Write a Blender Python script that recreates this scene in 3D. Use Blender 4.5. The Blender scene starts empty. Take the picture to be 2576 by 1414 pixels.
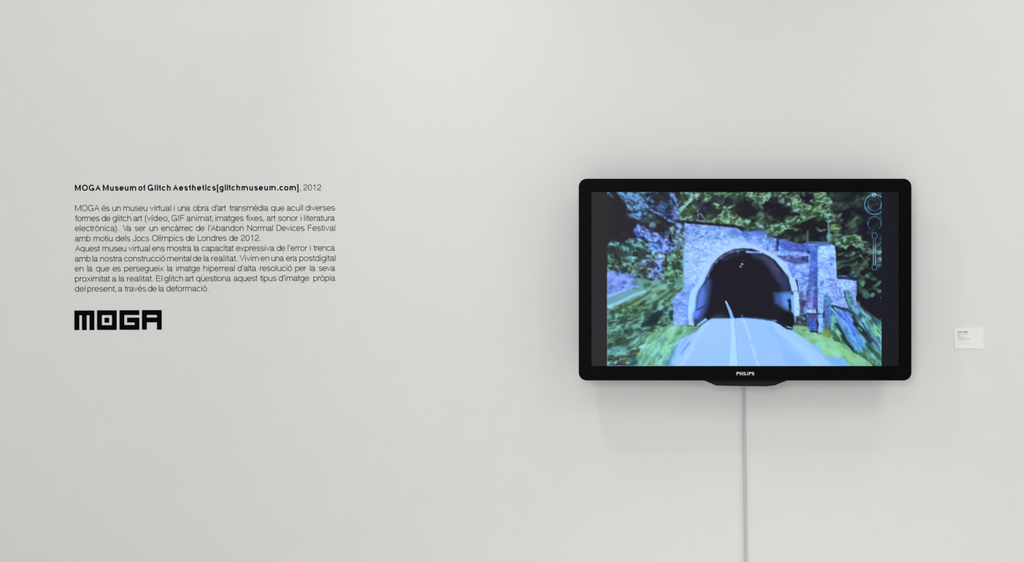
import bpy, bmesh, math
import numpy as np
from mathutils import Vector

# ------------------------------------------------------------------ camera, world, lights, exposure
C = bpy.context.scene.collection
S = bpy.context.scene
IW, IH = 2576.0, 1414.0
PX = 0.0012                 # metres on the wall per photo pixel
DIST = 4.0                  # camera to wall
EYE = 1.5                   # height of the picture centre
S.view_settings.view_transform = 'Standard'
S.view_settings.look = 'None'
S.view_settings.exposure = -0.075
S.view_settings.gamma = 1.0
S.view_settings.use_curve_mapping = False

cam = bpy.data.cameras.new('camera')
cam.sensor_width = 36.0
cam.lens = 36.0 * DIST / (IW * PX)
cam.clip_start = 0.05
cam_o = bpy.data.objects.new('camera', cam)
cam_o.location = (0.0, -DIST, EYE)
cam_o.rotation_euler = (math.pi / 2, 0, 0)
C.objects.link(cam_o)
S.camera = cam_o

S.world = bpy.data.worlds.new('world')
S.world.use_nodes = True
S.world.node_tree.nodes['Background'].inputs[0].default_value = (1, 1, 1, 1)
S.world.node_tree.nodes['Background'].inputs[1].default_value = 0.05


def area(name, loc, target, sx, sy, power, col=(1, 0.992, 0.98)):
    l = bpy.data.lights.new(name, 'AREA')
    l.shape = 'RECTANGLE'
    l.size, l.size_y = sx, sy
    l.energy = power
    l.color = col
    o = bpy.data.objects.new(name, l)
    o.location = loc
    o.rotation_euler = (Vector(target) - Vector(loc)).to_track_quat('-Z', 'Y').to_euler()
    C.objects.link(o)


def spot(name, loc, target, power, angle, blend, radius, col=(1, 0.992, 0.98)):
    l = bpy.data.lights.new(name, 'SPOT')
    l.energy = power
    l.spot_size = math.radians(angle)
    l.spot_blend = blend
    l.shadow_soft_size = radius
    l.color = col
    o = bpy.data.objects.new(name, l)
    o.location = loc
    o.rotation_euler = (Vector(target) - Vector(loc)).to_track_quat('-Z', 'Y').to_euler()
    C.objects.link(o)


# large soft fill lights, added out of view behind and right of the camera
area('fill_light_behind', (-1.0, -6.5, 2.0), (0.3, 0.0, 1.4), 2.6, 2.8, 187)
area('fill_light_right', (4.1, -1.6, 1.6), (1.2, 0.0, 1.5), 1.5, 3.0, 17)
# gallery track spots near the ceiling, then an added floor bounce spot
spot('track_spot', (-0.72, -1.12, 3.52), (0.50, 0.0, 1.1), 32, 60, 1.0, 0.012)
spot('track_spot_left', (-0.85, -1.0, 4.0), (-0.80, 0.0, 2.5), 33.5, 80, 1.0, 0.08)
spot('track_spot_right', (1.95, -0.95, 4.1), (1.9, 0.0, 2.5), 51, 80, 1.0, 0.3)
spot('track_spot_middle', (0.2, -3.2, 4.0), (0.3, 0.0, 1.4), 24.5, 80, 1.0, 0.5)
spot('track_spot_far_right', (3.0, -2.6, 3.9), (2.1, 0.0, 1.2), 84, 70, 1.0, 0.5)
spot('floor_bounce_spot', (0.9, -2.6, 4.1), (0.9, -2.3, 0.0), 230, 75, 0.6, 0.1)  # added fill: lights the floor so that it bounces up onto the wall


# ------------------------------------------------------------------ helpers


def at(px, py, out=0.0):
    """photo pixel -> point on the plane `out` metres in front of the wall"""
    k = (DIST - out) / DIST
    return ((px - IW / 2) * PX * k, -out, EYE - (py - IH / 2) * PX * k)


def mat(name, col, rough=0.5, spec=0.5, bump=None):
    m = bpy.data.materials.new(name)
    m.use_nodes = True
    nt = m.node_tree
    b = nt.nodes['Principled BSDF']
    b.inputs['Base Color'].default_value = (*col, 1)
    b.inputs['Roughness'].default_value = rough
    b.inputs['Specular IOR Level'].default_value = spec
    tc = nt.nodes.new('ShaderNodeTexCoord')
    # faint procedural variation of the colour
    n = nt.nodes.new('ShaderNodeTexNoise')
    n.inputs['Scale'].default_value = 9.0
    n.inputs['Detail'].default_value = 4.0
    nt.links.new(tc.outputs['Object'], n.inputs['Vector'])
    mx = nt.nodes.new('ShaderNodeMixRGB')
    mx.inputs[1].default_value = (*[c * 0.985 for c in col], 1)
    mx.inputs[2].default_value = (*[min(1, c * 1.015) for c in col], 1)
    nt.links.new(n.outputs['Fac'], mx.inputs[0])
    nt.links.new(mx.outputs[0], b.inputs['Base Color'])
    if bump:
        acc = None
        for sc, st, dist in bump:
            q = nt.nodes.new('ShaderNodeTexNoise')
            q.inputs['Scale'].default_value = sc
            q.inputs['Detail'].default_value = 3.0
            nt.links.new(tc.outputs['Object'], q.inputs['Vector'])
            bp = nt.nodes.new('ShaderNodeBump')
            bp.inputs['Strength'].default_value = st
            bp.inputs['Distance'].default_value = dist
            nt.links.new(q.outputs['Fac'], bp.inputs['Height'])
            if acc:
                nt.links.new(acc.outputs[0], bp.inputs['Normal'])
            acc = bp
        nt.links.new(acc.outputs[0], b.inputs['Normal'])
    return m


def mesh_obj(name, verts, faces, m, parent=None, smooth=False):
    me = bpy.data.meshes.new(name)
    me.from_pydata([tuple(v) for v in verts], [], faces)
    me.materials.append(m)
    if smooth:
        me.polygons.foreach_set('use_smooth', [True] * len(me.polygons))
    me.update()
    o = bpy.data.objects.new(name, me)
    C.objects.link(o)
    if parent:
        o.parent = parent
        o.matrix_parent_inverse = parent.matrix_world.inverted()
    return o


def thing(name, label, cat, loc):
    o = bpy.data.objects.new(name, None)
    o.empty_display_size = 0.05
    o.location = loc
    C.objects.link(o)
    bpy.context.view_layer.update()
    o['label'] = label
    o['category'] = cat
    return o


def box(name, lo, hi, m, parent=None, kind=None, bevel=0.0):
    bm = bmesh.new()
    bmesh.ops.create_cube(bm, size=1.0)
    for v in bm.verts:
        v.co = Vector([(lo[i] + hi[i]) / 2 + v.co[i] * (hi[i] - lo[i]) for i in range(3)])
    if bevel:
        bmesh.ops.bevel(bm, geom=bm.edges[:], offset=bevel, segments=3, affect='EDGES', profile=0.5)
    me = bpy.data.meshes.new(name)
    bm.to_mesh(me)
    bm.free()
    me.materials.append(m)
    o = bpy.data.objects.new(name, me)
    C.objects.link(o)
    if parent:
        o.parent = parent
        o.matrix_parent_inverse = parent.matrix_world.inverted()
    if kind:
        o['kind'] = kind
    return o


def rounded(x0, z0, x1, z1, r, n=10):
    """counter-clockwise rounded rectangle in (x, z), z0 < z1"""
    pts = []
    for cx, cz, a0 in ((x1 - r, z0 + r, -90), (x1 - r, z1 - r, 0), (x0 + r, z1 - r, 90), (x0 + r, z0 + r, 180)):
        for i in range(n + 1):
            a = math.radians(a0 + 90.0 * i / n)
            pts.append((cx + r * math.cos(a), cz + r * math.sin(a)))
    return pts


def loft(name, rings, m, parent, cap0=True, cap1=True, smooth=False):
    """rings: list of (outline, y); same point count"""
    vs, fs = [], []
    n = len(rings[0][0])
    for out, y in rings:
        vs += [(x, y, z) for x, z in out]
    for k in range(len(rings) - 1):
        for i in range(n):
            j = (i + 1) % n
            fs.append((k * n + i, k * n + j, (k + 1) * n + j, (k + 1) * n + i))
    if cap0:
        fs.append(tuple(range(n))[::-1])
    if cap1:
        fs.append(tuple((len(rings) - 1) * n + i for i in range(n)))
    o = mesh_obj(name, vs, fs, m, parent)
    bm = bmesh.new()
    bm.from_mesh(o.data)
    bmesh.ops.recalc_face_normals(bm, faces=bm.faces[:])
    bm.to_mesh(o.data)
    bm.free()
    return o
# ------------------------------------------------------------------ the room
M_wall = mat('wall_paint', (0.80, 0.797, 0.794), 0.75, 0.3, bump=[(260.0, 0.12, 0.0006), (35.0, 0.25, 0.0012), (4.0, 0.30, 0.006)])
M_side = mat('side_paint', (0.78, 0.778, 0.772), 0.8, 0.3)
M_dim = mat('far_wall_paint', (0.22, 0.22, 0.22), 0.9, 0.2)
M_floor = mat('light_resin', (0.74, 0.735, 0.725), 0.5, 0.4)

RX0, RX1, RY, RZ = -3.6, 4.2, -6.6, 4.2
wall = box('wall_back', (RX0 - 0.2, 0.0, 0.0), (RX1 + 0.2, 0.2, RZ), M_wall, kind='structure')
box('wall_left', (RX0 - 0.2, RY, 0.0), (RX0, 0.0, RZ), M_side, kind='structure')
box('wall_right', (RX1, RY, 0.0), (RX1 + 0.2, 0.0, RZ), M_side, kind='structure')
box('wall_front', (RX0 - 0.2, RY - 0.2, 0.0), (RX1 + 0.2, RY, RZ), M_dim, kind='structure')
box('floor', (RX0 - 0.2, RY - 0.2, -0.2), (RX1 + 0.2, 0.2, 0.0), M_floor, kind='structure')
box('ceiling', (RX0 - 0.2, RY - 0.2, RZ), (RX1 + 0.2, 0.2, RZ + 0.2), M_side, kind='structure')

# ------------------------------------------------------------------ a monoline grotesque, drawn as centre lines


def arc(cx, cy, rx, ry, a0, a1, n=0):
    n = n or max(5, int(abs(a1 - a0) / 13))
    out = []
    for i in range(n + 1):
        a = math.radians(a0 + (a1 - a0) * i / n)
        c, s = math.cos(a), math.sin(a)
        e = 0.90
        out.append((cx + rx * math.copysign(abs(c) ** e, c), cy + ry * math.copysign(abs(s) ** e, s)))
    return out


def spl(p, n=5):
    q = [p[0]] + list(p) + [p[-1]]
    out = []
    for i in range(1, len(q) - 2):
        for k in range(n):
            t = k / n
            a, b, c, d = q[i - 1], q[i], q[i + 1], q[i + 2]
            out.append(tuple(0.5 * (2 * b[j] + (c[j] - a[j]) * t + (2 * a[j] - 5 * b[j] + 4 * c[j] - d[j]) * t * t
                                    + (3 * b[j] - a[j] - 3 * c[j] + d[j]) * t ** 3) for j in (0, 1)))
    return out + [tuple(p[-1])]


def glyph(ch, w):
    """-> (advance, strokes); units 1/1000 em; w is the stroke width"""
    h = w / 2.0
    X, K, D = 523.0, 718.0, -208.0
    acc = {'é': 'e', 'è': 'e', 'ò': 'o', 'ó': 'o', 'à': 'a', 'í': 'ı', 'ü': 'u', 'ñ': 'n'}
    if ch in acc:
        a, st = glyph(acc[ch], w)
        cx = {'e': 275, 'o': 278, 'a': 255, 'ı': 111, 'u': 277, 'n': 277}[acc[ch]]
        if ch in 'éóí':
            st.append([(cx - 25, 585), (cx + 65, 725)])
        elif ch in 'èòà':
            st.append([(cx + 35, 585), (cx - 65, 725)])
        elif ch == 'ü':
            for s in (-85, 85):
                st.append([(cx + s, 718 - w * 1.15), (cx + s, 718)])
        return a, st
    el = X / 2
    R = el + 9 - h
    if ch == ' ':
        return 278, []
    if ch == 'o':
        return 556, [arc(278, el, 242 - h, R, 90, 450)]
    if ch in 'bp':
        y0, y1 = (0, K) if ch == 'b' else (D, X)
        return 575, [[(62 + h, y0), (62 + h, y1)], arc(292, el, 232 - h, R, 90, 450)]
    if ch in 'dq':
        y0, y1 = (0, K) if ch == 'd' else (D, X)
        return 575, [[(511 - h, y0), (511 - h, y1)], arc(281, el, 232 - h, R, 90, 450)]
    if ch == 'g':
        return 565, [arc(276, el + 8, 232 - h, R - 8, 90, 450),
                     [(506 - h, X), (506 - h, -40)] + arc(280, -40, 226 - h, 174 - h, 0, -148)]
    if ch in 'nh':
        return 556, [[(65 + h, 0), (65 + h, X if ch == 'n' else K)],
                     arc(278, 325, 213 - h, 207 - h, 180, 0) + [(491 - h, 0)]]
    if ch == 'm':
        return 845, [[(65 + h, 0), (65 + h, X)], arc(246, 345, 181 - h, 187 - h, 180, 0) + [(427 - h, 0)],
                     arc(606 - h, 345, 179, 187 - h, 180, 0) + [(785 - h, 0)]]
    if ch == 'u':
        return 556, [[(491 - h, 0), (491 - h, X)], [(65 + h, X)] + arc(278, 198, 213 - h, 207 - h, 180, 360)]
    if ch == 'r':
        return 335, [[(65 + h, 0), (65 + h, X)], arc(270, 300, 205 - h, 225 - h, 180, 88) + [(325, 521 - h)]]
    if ch == 'a':
        return 530, [spl([(48 + h, 370), (80 + h, 465), (160, 520 - h), (255, 532 - h), (355, 520 - h), (425 - h * .5, 460), (440 - h, 375)]) +
                     [(440 - h, 90)] + spl([(440 - h, 85), (455, 22 + h * .5), (520, 8 + h)]),
                     spl([(440 - h, 320), (390, 285), (250, 268), (140, 245), (60 + h, 200), (42 + h, 135), (70 + h, 50), (170, -8 + h), (270, 2 + h), (370, 50), (425, 115), (440 - h, 200)])]
    if ch == 'e':
        return 550, [[(36 + h, 268), (512 - h, 268)] + arc(275, el, 238 - h, R, 2, 328)]
    if ch == 'c':
        return 505, [arc(268, el, 232 - h, R, 38, 322)]
    if ch == 's':
        ry = (540 - w) / 4.0
        return 490, [arc(246, 531 - h - ry, 196 - h, ry, 24, 270, 14) + arc(248, h - 9 + ry, 208 - h, ry, 90, -157, 14)]
    if ch == 'f':
        return 275, [[(98 + h, 0), (98 + h, 718 - h - 95)] + arc(193 + h, 718 - h - 95, 95, 95, 180, 90) + [(266, 718 - h)], [(12, X - h), (250, X - h)]]
    if ch == 't':
        return 285, [[(98 + h, 672), (98 + h, h + 90)] + arc(188 + h, h + 90, 90, 90, 180, 270) + [(264, h)], [(10, X - h), (250, X - h)]]
    if ch in 'iı':
        st = [[(72 + h, 0), (72 + h, X)]]
        if ch == 'i':
            st.append([(72 + h, K - w * 1.35), (72 + h, K)])
        return 222, st
    if ch == 'l':
        return 222, [[(72 + h, 0), (72 + h, K)]]
    if ch == 'v':
        return 495, [[(15 + h, X), (247, h * .6), (480 - h, X)]]
    if ch == 'x':
        return 500, [[(25 + h, X), (475 - h, 0)], [(475 - h, X), (20 + h, 0)]]
    if ch == 'k':
        return 500, [[(65 + h, 0), (65 + h, K)], [(65 + h, 200), (440, X)], [(190, 310), (470 - h, 0)]]
    if ch == 'y':
        return 495, [[(15 + h, X), (250, 20)], [(480 - h, X), (240, -90), (190, D + h + 15), (60, D + h + 5)]]
    if ch == 'w':
        return 720, [[(15 + h, X), (190, h), (360, X - 20), (530, h), (705 - h, X)]]
    # capitals
    if ch == 'M':
        return 850, [[(75 + h, 0), (75 + h, K)], [(775 - h, 0), (775 - h, K)], [(75 + h, K - 10), (425, h * .4), (775 - h, K - 10)]]
    if ch == 'O':
        return 765, [arc(382, 359, 345 - h, 371 - h, 90, 450)]
    if ch == 'C':
        return 722, [arc(375, 359, 335 - h, 371 - h, 35, 325)]
    if ch == 'G':
        return 770, [arc(380, 359, 340 - h, 371 - h, 38, 318) + [(692 - h, 150), (692 - h, 345 - h), (400, 345 - h)], [(692 - h, 345), (692 - h, 0)]]
    if ch == 'A':
        return 667, [[(18 + h, 0), (333, K - h * .5), (650 - h, 0)], [(140, 258), (528, 258)]]
    if ch == 'I':
        return 270, [[(95 + h, 0), (95 + h, K)]]
    if ch == 'F':
        return 590, [[(85 + h, 0), (85 + h, K - h), (560, K - h)], [(85 + h, 372), (510, 372)]]
    if ch == 'E':
        return 630, [[(595, h), (85 + h, h), (85 + h, K - h), (585, K - h)], [(85 + h, 372), (555, 372)]]
    if ch == 'L':
        return 545, [[(85 + h, K), (85 + h, h), (525, h)]]
    if ch == 'V':
        return 640, [[(18 + h, K), (320, h * .6), (622 - h, K)]]
    if ch == 'N':
        return 725, [[(80 + h, 0), (80 + h, K)], [(645 - h, 0), (645 - h, K)], [(80 + h, K - 20), (645 - h, 20)]]
    if ch == 'D':
        return 710, [[(350, h), (85 + h, h), (85 + h, K - h), (350, K - h)] + arc(350, 359, 322 - h, 359 - h, 90, -90)]
    if ch == 'J':
        return 500, [[(425 - h, K), (425 - h, 200)] + arc(225, 200, 200 - h, 218 - h, 0, -180) + [(25 + h, 240)]]
    if ch in 'PR':
        st = [[(85 + h, 0), (85 + h, K)], [(85 + h, K - h), (400, K - h)] + arc(400, 520, 205 - h, 198 - h, 90, -90) + [(85 + h, 322 + h)]]
        if ch == 'R':
            st.append([(430, 330), (520, 290), (550, 200), (590, 0)])
        return 645, st
    if ch == 'H':
        return 725, [[(80 + h, 0), (80 + h, K)], [(645 - h, 0), (645 - h, K)], [(80, 372), (645, 372)]]
    if ch == 'K':
        return 667, [[(80 + h, 0), (80 + h, K)], [(80 + h, 250), (620, K)], [(250, 400), (640 - h, 0)]]
    if ch == 'S':
        ry = (738 - w) / 4.0
        return 640, [arc(315, 728 - h - ry, 262 - h, ry, 28, 270, 16) + arc(315, h - 10 + ry, 275 - h, ry, 90, -152, 16)]
    if ch == '0':
        return 556, [arc(278, 352, 235 - h, 364 - h, 90, 450)]
    if ch == '1':
        return 556, [[(345 - h, 0), (345 - h, 700), (335 - h, 700), (290, 610), (210, 575), (125, 570)]]
    if ch == '2':
        return 556, [spl([(45 + h, 470), (70 + h, 610), (160, 695 - h), (280, 712 - h), (400, 690 - h), (495 - h, 600), (500 - h, 490), (440, 380), (300, 275), (150, 185), (70, 90), (42 + h, h)]) + [(515, h)]]
    if ch == '9':
        return 556, [arc(270, 475, 225 - h, 237 - h, 0, 360), spl([(495 - h, 475), (500 - h, 300), (450, 100), (370, 15 + h), (250, -8 + h), (130, 30 + h), (70 + h, 130)])]
    if ch == '4':
        return 556, [[(425 - h, 0), (425 - h, 690), (35 + h, 200), (35 + h, 170 + h), (525, 170 + h)]]
    if ch == '8':
        return 556, [arc(278, 535, 200 - h, 177 - h, 90, 450), arc(278, 185, 240 - h, 197 - h, 90, 450)]
    if ch == '.':
        return 278, [[(90 + h, 0), (90 + h, w * 1.3)]]
    if ch == ',':
        return 278, [[(90 + h, w * 1.3), (90 + h, 0), (70 + h, -110)]]
    if ch == "'":
        return 200, [[(70 + h, 718), (70 + h, 500)]]
    if ch == '(':
        return 333, [spl([(290, 735), (170, 560), (110 + h, 263), (170, -30), (290, -205)])]
    if ch == ')':
        return 333, [spl([(40, 735), (160, 560), (220 - h, 263), (160, -30), (40, -205)])]
    if ch == '[':
        return 290, [[(250, 735 - h), (75 + h, 735 - h), (75 + h, -190), (250, -190)]]
    if ch == ']':
        return 290, [[(40, 735 - h), (215 - h, 735 - h), (215 - h, -190), (40, -190)]]
    if ch == '/':
        return 290, [[(10, -20), (280, 740)]]
    if ch == '+':
        return 590, [[(50, 250), (540, 250)], [(295, 5), (295, 495)]]
    raise ValueError(ch)


def stroke_poly(path, w, lim=1.6):
    """centre line -> left/right outline points with mitred joins"""
    p = [path[0]]
    for q in path[1:]:
        if math.hypot(q[0] - p[-1][0], q[1] - p[-1][1]) > 1.0:
            p.append(q)
    closed = math.hypot(p[0][0] - p[-1][0], p[0][1] - p[-1][1]) < 2.0 and len(p) > 4
    if closed:
        p = p[:-1]
    n = len(p)
    L, Rr = [], []
    for i in range(n):
        a = p[(i - 1) % n] if (closed or i > 0) else None
        b = p[(i + 1) % n] if (closed or i < n - 1) else None
        d1 = Vector((p[i][0] - a[0], p[i][1] - a[1])).normalized() if a else None
        d2 = Vector((b[0] - p[i][0], b[1] - p[i][1])).normalized() if b else None
        if d1 is None:
            d1 = d2
        if d2 is None:
            d2 = d1
        n1 = Vector((-d1.y, d1.x))
        n2 = Vector((-d2.y, d2.x))
        m = n1 + n2
        if m.length < 0.2:
            m = n1
        m.normalize()
        k = min(1.0 / max(0.2, m.dot(n1)), lim) * w / 2
        L.append((p[i][0] + m.x * k, p[i][1] + m.y * k))
        Rr.append((p[i][0] - m.x * k, p[i][1] - m.y * k))
    return L, Rr, closed


def word_mesh(name, word, x0, x1, base, em, w, out, thick, m, parent, squeeze=None, slope=0.0, italic=0.0):
    """letters of one word between photo pixels x0..x1 standing on `base`; a cut-out `thick` metres deep"""
    gl = []
    for c in word:
        a, st = glyph(c, w)
        f = 1.07 if c.islower() and c not in 'ilítfrj' else 1.0
        gl.append((a * f, [[(q[0] * f, q[1]) for q in path] for path in st]))
    k = em / 1000.0
    sq = squeeze or 1.0
    lo = min(q[0] for st in gl[0][1] for q in st) - w / 2 * (0.98)
    adv = 0.0
    for a, st in gl[:-1]:
        adv += a
    hi = adv + max(q[0] for st in gl[-1][1] for q in st) + w / 2
    nat = (hi - lo) * k * sq
    track = (x1 - x0 - nat) / (len(word) - 1) if len(word) > 1 else 0.0
    if len(word) == 1:
        x0 += (x1 - x0 - nat) / 2
    vs, fs = [], []
    pen = x0 - lo * k * sq
    for ch, (a, st) in zip(word, gl):
        top = 718.0 if ch in 'AMVN1' else 523.0 if ch in 'vx' else None
        for si, path in enumerate(st):
            lift = 0.00003 * si          # overlapping strokes never share one plane
            L, Rr, closed = stroke_poly(path, w, 4.5 if top else 1.6)
            if top:                      # flat apexes, cut at cap height and base line
                L = [(q[0], min(top, max(0.0, q[1]))) for q in L]
                Rr = [(q[0], min(top, max(0.0, q[1]))) for q in Rr]
            n = len(L)
            b0 = len(vs)
            for src in (L, Rr):
                for q in src:
                    px = pen + q[0] * k * sq
                    X, Y, Z = at(px, base + slope * (px - x0) - q[1] * k, out + lift)
                    vs.append((X, Y, Z))
            for i in range(len(vs) - b0):
                X, Y, Z = vs[b0 + i]
                vs.append((X, Y + thick + lift, Z))
            cnt = n if closed else n - 1
            for i in range(cnt):
                j = (i + 1) % n
                l0, l1, r0, r1 = b0 + i, b0 + j, b0 + n + i, b0 + n + j
                q = 2 * n
                fs.append((r0, r1, l1, l0))
                fs.append((l0, l1, l1 + q, l0 + q))
                fs.append((r1, r0, r0 + q, r1 + q))
            if not closed:
                q = 2 * n
                fs.append((b0, b0 + q, b0 + n + q, b0 + n))
                fs.append((b0 + n - 1, b0 + 2 * n - 1, b0 + 2 * n - 1 + q, b0 + n - 1 + q))
        pen += a * k * sq + track
    return mesh_obj(name, vs, fs, m, parent)

# ------------------------------------------------------------------ the video still on the screen (raster built in numpy)
PW, PH = 690, 438          # picture size; pixel (0, 0) is the top left of the picture
_yy, _xx = np.mgrid[0:PH, 0:PW].astype(np.float64)


def _hash(ix, iy, seed):
    v = np.sin(ix * 127.1 + iy * 311.7 + seed * 74.7) * 43758.5453
    return v - np.floor(v)


def vnoise(x, y, seed):
    ix, iy = np.floor(x), np.floor(y)
    fx, fy = x - ix, y - iy
    fx = fx * fx * (3 - 2 * fx)
    fy = fy * fy * (3 - 2 * fy)
    a, b = _hash(ix, iy, seed), _hash(ix + 1, iy, seed)
    c, d = _hash(ix, iy + 1, seed), _hash(ix + 1, iy + 1, seed)
    return (a * (1 - fx) + b * fx) * (1 - fy) + (c * (1 - fx) + d * fx) * fy


def fbm(x, y, sx, sy, ang, seed, octv=3):
    c, s = math.cos(math.radians(ang)), math.sin(math.radians(ang))
    u, v = (x * c + y * s) / sx, (-x * s + y * c) / sy
    out, amp, tot = 0, 1.0, 0
    for k in range(octv):
        out = out + amp * vnoise(u * 2 ** k, v * 2 ** k, seed + k * 13)
        tot += amp
        amp *= 0.55
    return out / tot


WX = (fbm(_xx, _yy, 9, 9, 20, 3, 3) - 0.5) * 2
WY = (fbm(_xx, _yy, 9, 9, 20, 57, 3) - 0.5) * 2
IM = np.zeros((PH, PW, 3))
IM[:] = (44, 42, 50)
QO = {'A': (1520, 475), 'B': (1870, 475), 'C': (1520, 700), 'D': (1870, 700)}
QS = 2200 / 350.0


def Q(p, quad=None):
    """point given on one quarter of the picture (or with its own quarter letter) -> picture pixels"""
    if len(p) == 3:
        quad, p = p[0], p[1:]
    ox, oy = QO[quad]
    return ox + p[0] / QS - 1527.3, oy + p[1] / QS - 483.0


def _box(pts, pad):
    xs, ys = [p[0] for p in pts], [p[1] for p in pts]
    return (slice(int(max(0, min(ys) - pad)), int(min(PH, max(ys) + pad + 1))),
            slice(int(max(0, min(xs) - pad)), int(min(PW, max(xs) + pad + 1))))


def _put(sl, m, col):
    c = np.asarray(col, float)
    IM[sl] = IM[sl] * (1 - m[..., None]) + (c if c.ndim == 3 else c[None, None, :]) * m[..., None]


def _segd(x, y, a, b):
    dx, dy = b[0] - a[0], b[1] - a[1]
    t = np.clip(((x - a[0]) * dx + (y - a[1]) * dy) / max(1e-9, dx * dx + dy * dy), 0, 1)
    return np.hypot(x - a[0] - t * dx, y - a[1] - t * dy), t


def _polymask(pts, soft, warp):
    sl = _box(pts, soft * 2 + warp * 3 + 2)
    x, y = _xx[sl] + WX[sl] * warp, _yy[sl] + WY[sl] * warp
    ins = np.zeros(x.shape, bool)
    dm = np.full(x.shape, 1e9)
    n = len(pts)
    for i in range(n):
        a, b = pts[i], pts[(i + 1) % n]
        d, _ = _segd(x, y, a, b)
        dm = np.minimum(dm, d)
        if a[1] != b[1]:
            hit = ((a[1] > y) != (b[1] > y)) & (x < (b[0] - a[0]) * (y - a[1]) / (b[1] - a[1]) + a[0])
            ins ^= hit
    sd = np.where(ins, dm, -dm)
    t = np.clip(sd / (2 * soft) + 0.5, 0, 1)
    return sl, t * t * (3 - 2 * t)


def ramp(n, pal):
    pal = np.asarray(pal, float)
    t = np.clip(n, 0, 1) * (len(pal) - 1)
    i = np.minimum(t.astype(int), len(pal) - 2)
    f = (t - i)[..., None]
    return pal[i] * (1 - f) + pal[i + 1] * f


def poly(q, pts, col, soft=1.2, warp=0.0, a=1.0):
    sl, m = _polymask([Q(p, q) for p in pts], soft, warp)
    _put(sl, m * a, col)


def fol(q, pts, pal, sx=7, sy=5, ang=0, gain=1.7, bias=0.0, soft=3.0, warp=5.0, seed=1, a=1.0, octv=3):
    """leafy / stony area: an oriented noise mapped on a palette"""
    sl, m = _polymask([Q(p, q) for p in pts], soft, warp)
    x, y = _xx[sl] + WX[sl] * 2.5, _yy[sl] + WY[sl] * 2.5
    n = (fbm(x, y, sx, sy, ang, seed, octv) - 0.5) * gain + 0.5 + bias
    _put(sl, m * a, ramp(n, pal))


def line(q, pts, w0, w1, col, soft=1.0, warp=0.0, a=1.0):
    """tapered stroke; widths in quarter units"""
    P = [Q(p, q) for p in pts]
    w0, w1 = w0 / QS / 2, w1 / QS / 2
    sl = _box(P, max(w0, w1) + soft * 2 + warp * 3 + 2)
    x, y = _xx[sl] + WX[sl] * warp, _yy[sl] + WY[sl] * warp
    ln = [math.hypot(P[i + 1][0] - P[i][0], P[i + 1][1] - P[i][1]) for i in range(len(P) - 1)]
    tot, acc = sum(ln), 0.0
    m = np.zeros(x.shape)
    for i in range(len(P) - 1):
        d, t = _segd(x, y, P[i], P[i + 1])
        w = w0 + (w1 - w0) * (acc + t * ln[i]) / tot
        k = np.clip((w - d) / (2 * soft) + 0.5, 0, 1)
        m = np.maximum(m, k * k * (3 - 2 * k) * np.minimum(1, (w + 0.3) / 0.6))
        acc += ln[i]
    _put(sl, m * a, col)


def blob(q, u, v, ru, rv, ang, col, soft=0.5, a=1.0, warp=1.5):
    cx, cy = Q((u, v), q)
    ru, rv = ru / QS, rv / QS
    R = max(ru, rv)
    sl = _box([(cx - R, cy - R), (cx + R, cy + R)], R * 0.6 + warp * 2 + 2)
    x, y = _xx[sl] + WX[sl] * warp - cx, _yy[sl] + WY[sl] * warp - cy
    c, s = math.cos(math.radians(ang)), math.sin(math.radians(ang))
    r = np.hypot((x * c + y * s) / ru, (-x * s + y * c) / rv)
    k = np.clip((1 + soft / 2 - r) / max(soft, 0.05), 0, 1)
    _put(sl, k * k * (3 - 2 * k) * a, col)


def blobs(q, items, col, soft=0.6, a=1.0, warp=1.5):
    for it in items:
        u, v, ru, rv = it[:4]
        blob(q, u, v, ru, rv, it[4] if len(it) > 4 else 0, it[5] if len(it) > 5 else col, soft, a, warp)


def grain(q, pts, amp, sx, sy, ang, seed, soft=3.0, gamma=0.0, octv=2, desat=0.0):
    """break an area up with fine darker and lighter flecks"""
    sl, m = _polymask([Q(p, q) for p in pts], soft, 0)
    x, y = _xx[sl] + WX[sl] * 3.0, _yy[sl] + WY[sl] * 3.0
    n = fbm(x, y, sx, sy, ang, seed, octv) - 0.5
    n = np.sign(n) * np.minimum(np.abs(n) * 2.6, 0.5) * 2.0
    k = np.clip((-n - 0.1) * 1.4, 0, 1)
    f = (1 + amp * n - gamma * k)[..., None]
    im = IM[sl]
    g = im.mean(axis=2, keepdims=True)
    lum = np.clip((g - 55) / 40, 0.12, 1)          # the black hollows stay plain
    new = (im * (1 - desat) + g * desat) * (1 + (f - 1) * lum) + (np.maximum(n, 0)[..., None] * amp * 12.0) * lum
    IM[sl] = im * (1 - m[..., None]) + new * m[..., None]


def soften(s):
    """optical softness of the photographed screen"""
    r = int(3 * s + 1)
    k = np.exp(-0.5 * (np.arange(-r, r + 1) / s) ** 2)
    k /= k.sum()
    for ax in (0, 1):
        pad = np.pad(IM, [(r, r) if i == ax else (0, 0) for i in range(3)], mode='edge')
        out = np.zeros_like(IM)
        for i, w in enumerate(k):
            out += w * (pad[i:i + PH] if ax == 0 else pad[:, i:i + PW])
        IM[:] = out


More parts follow.
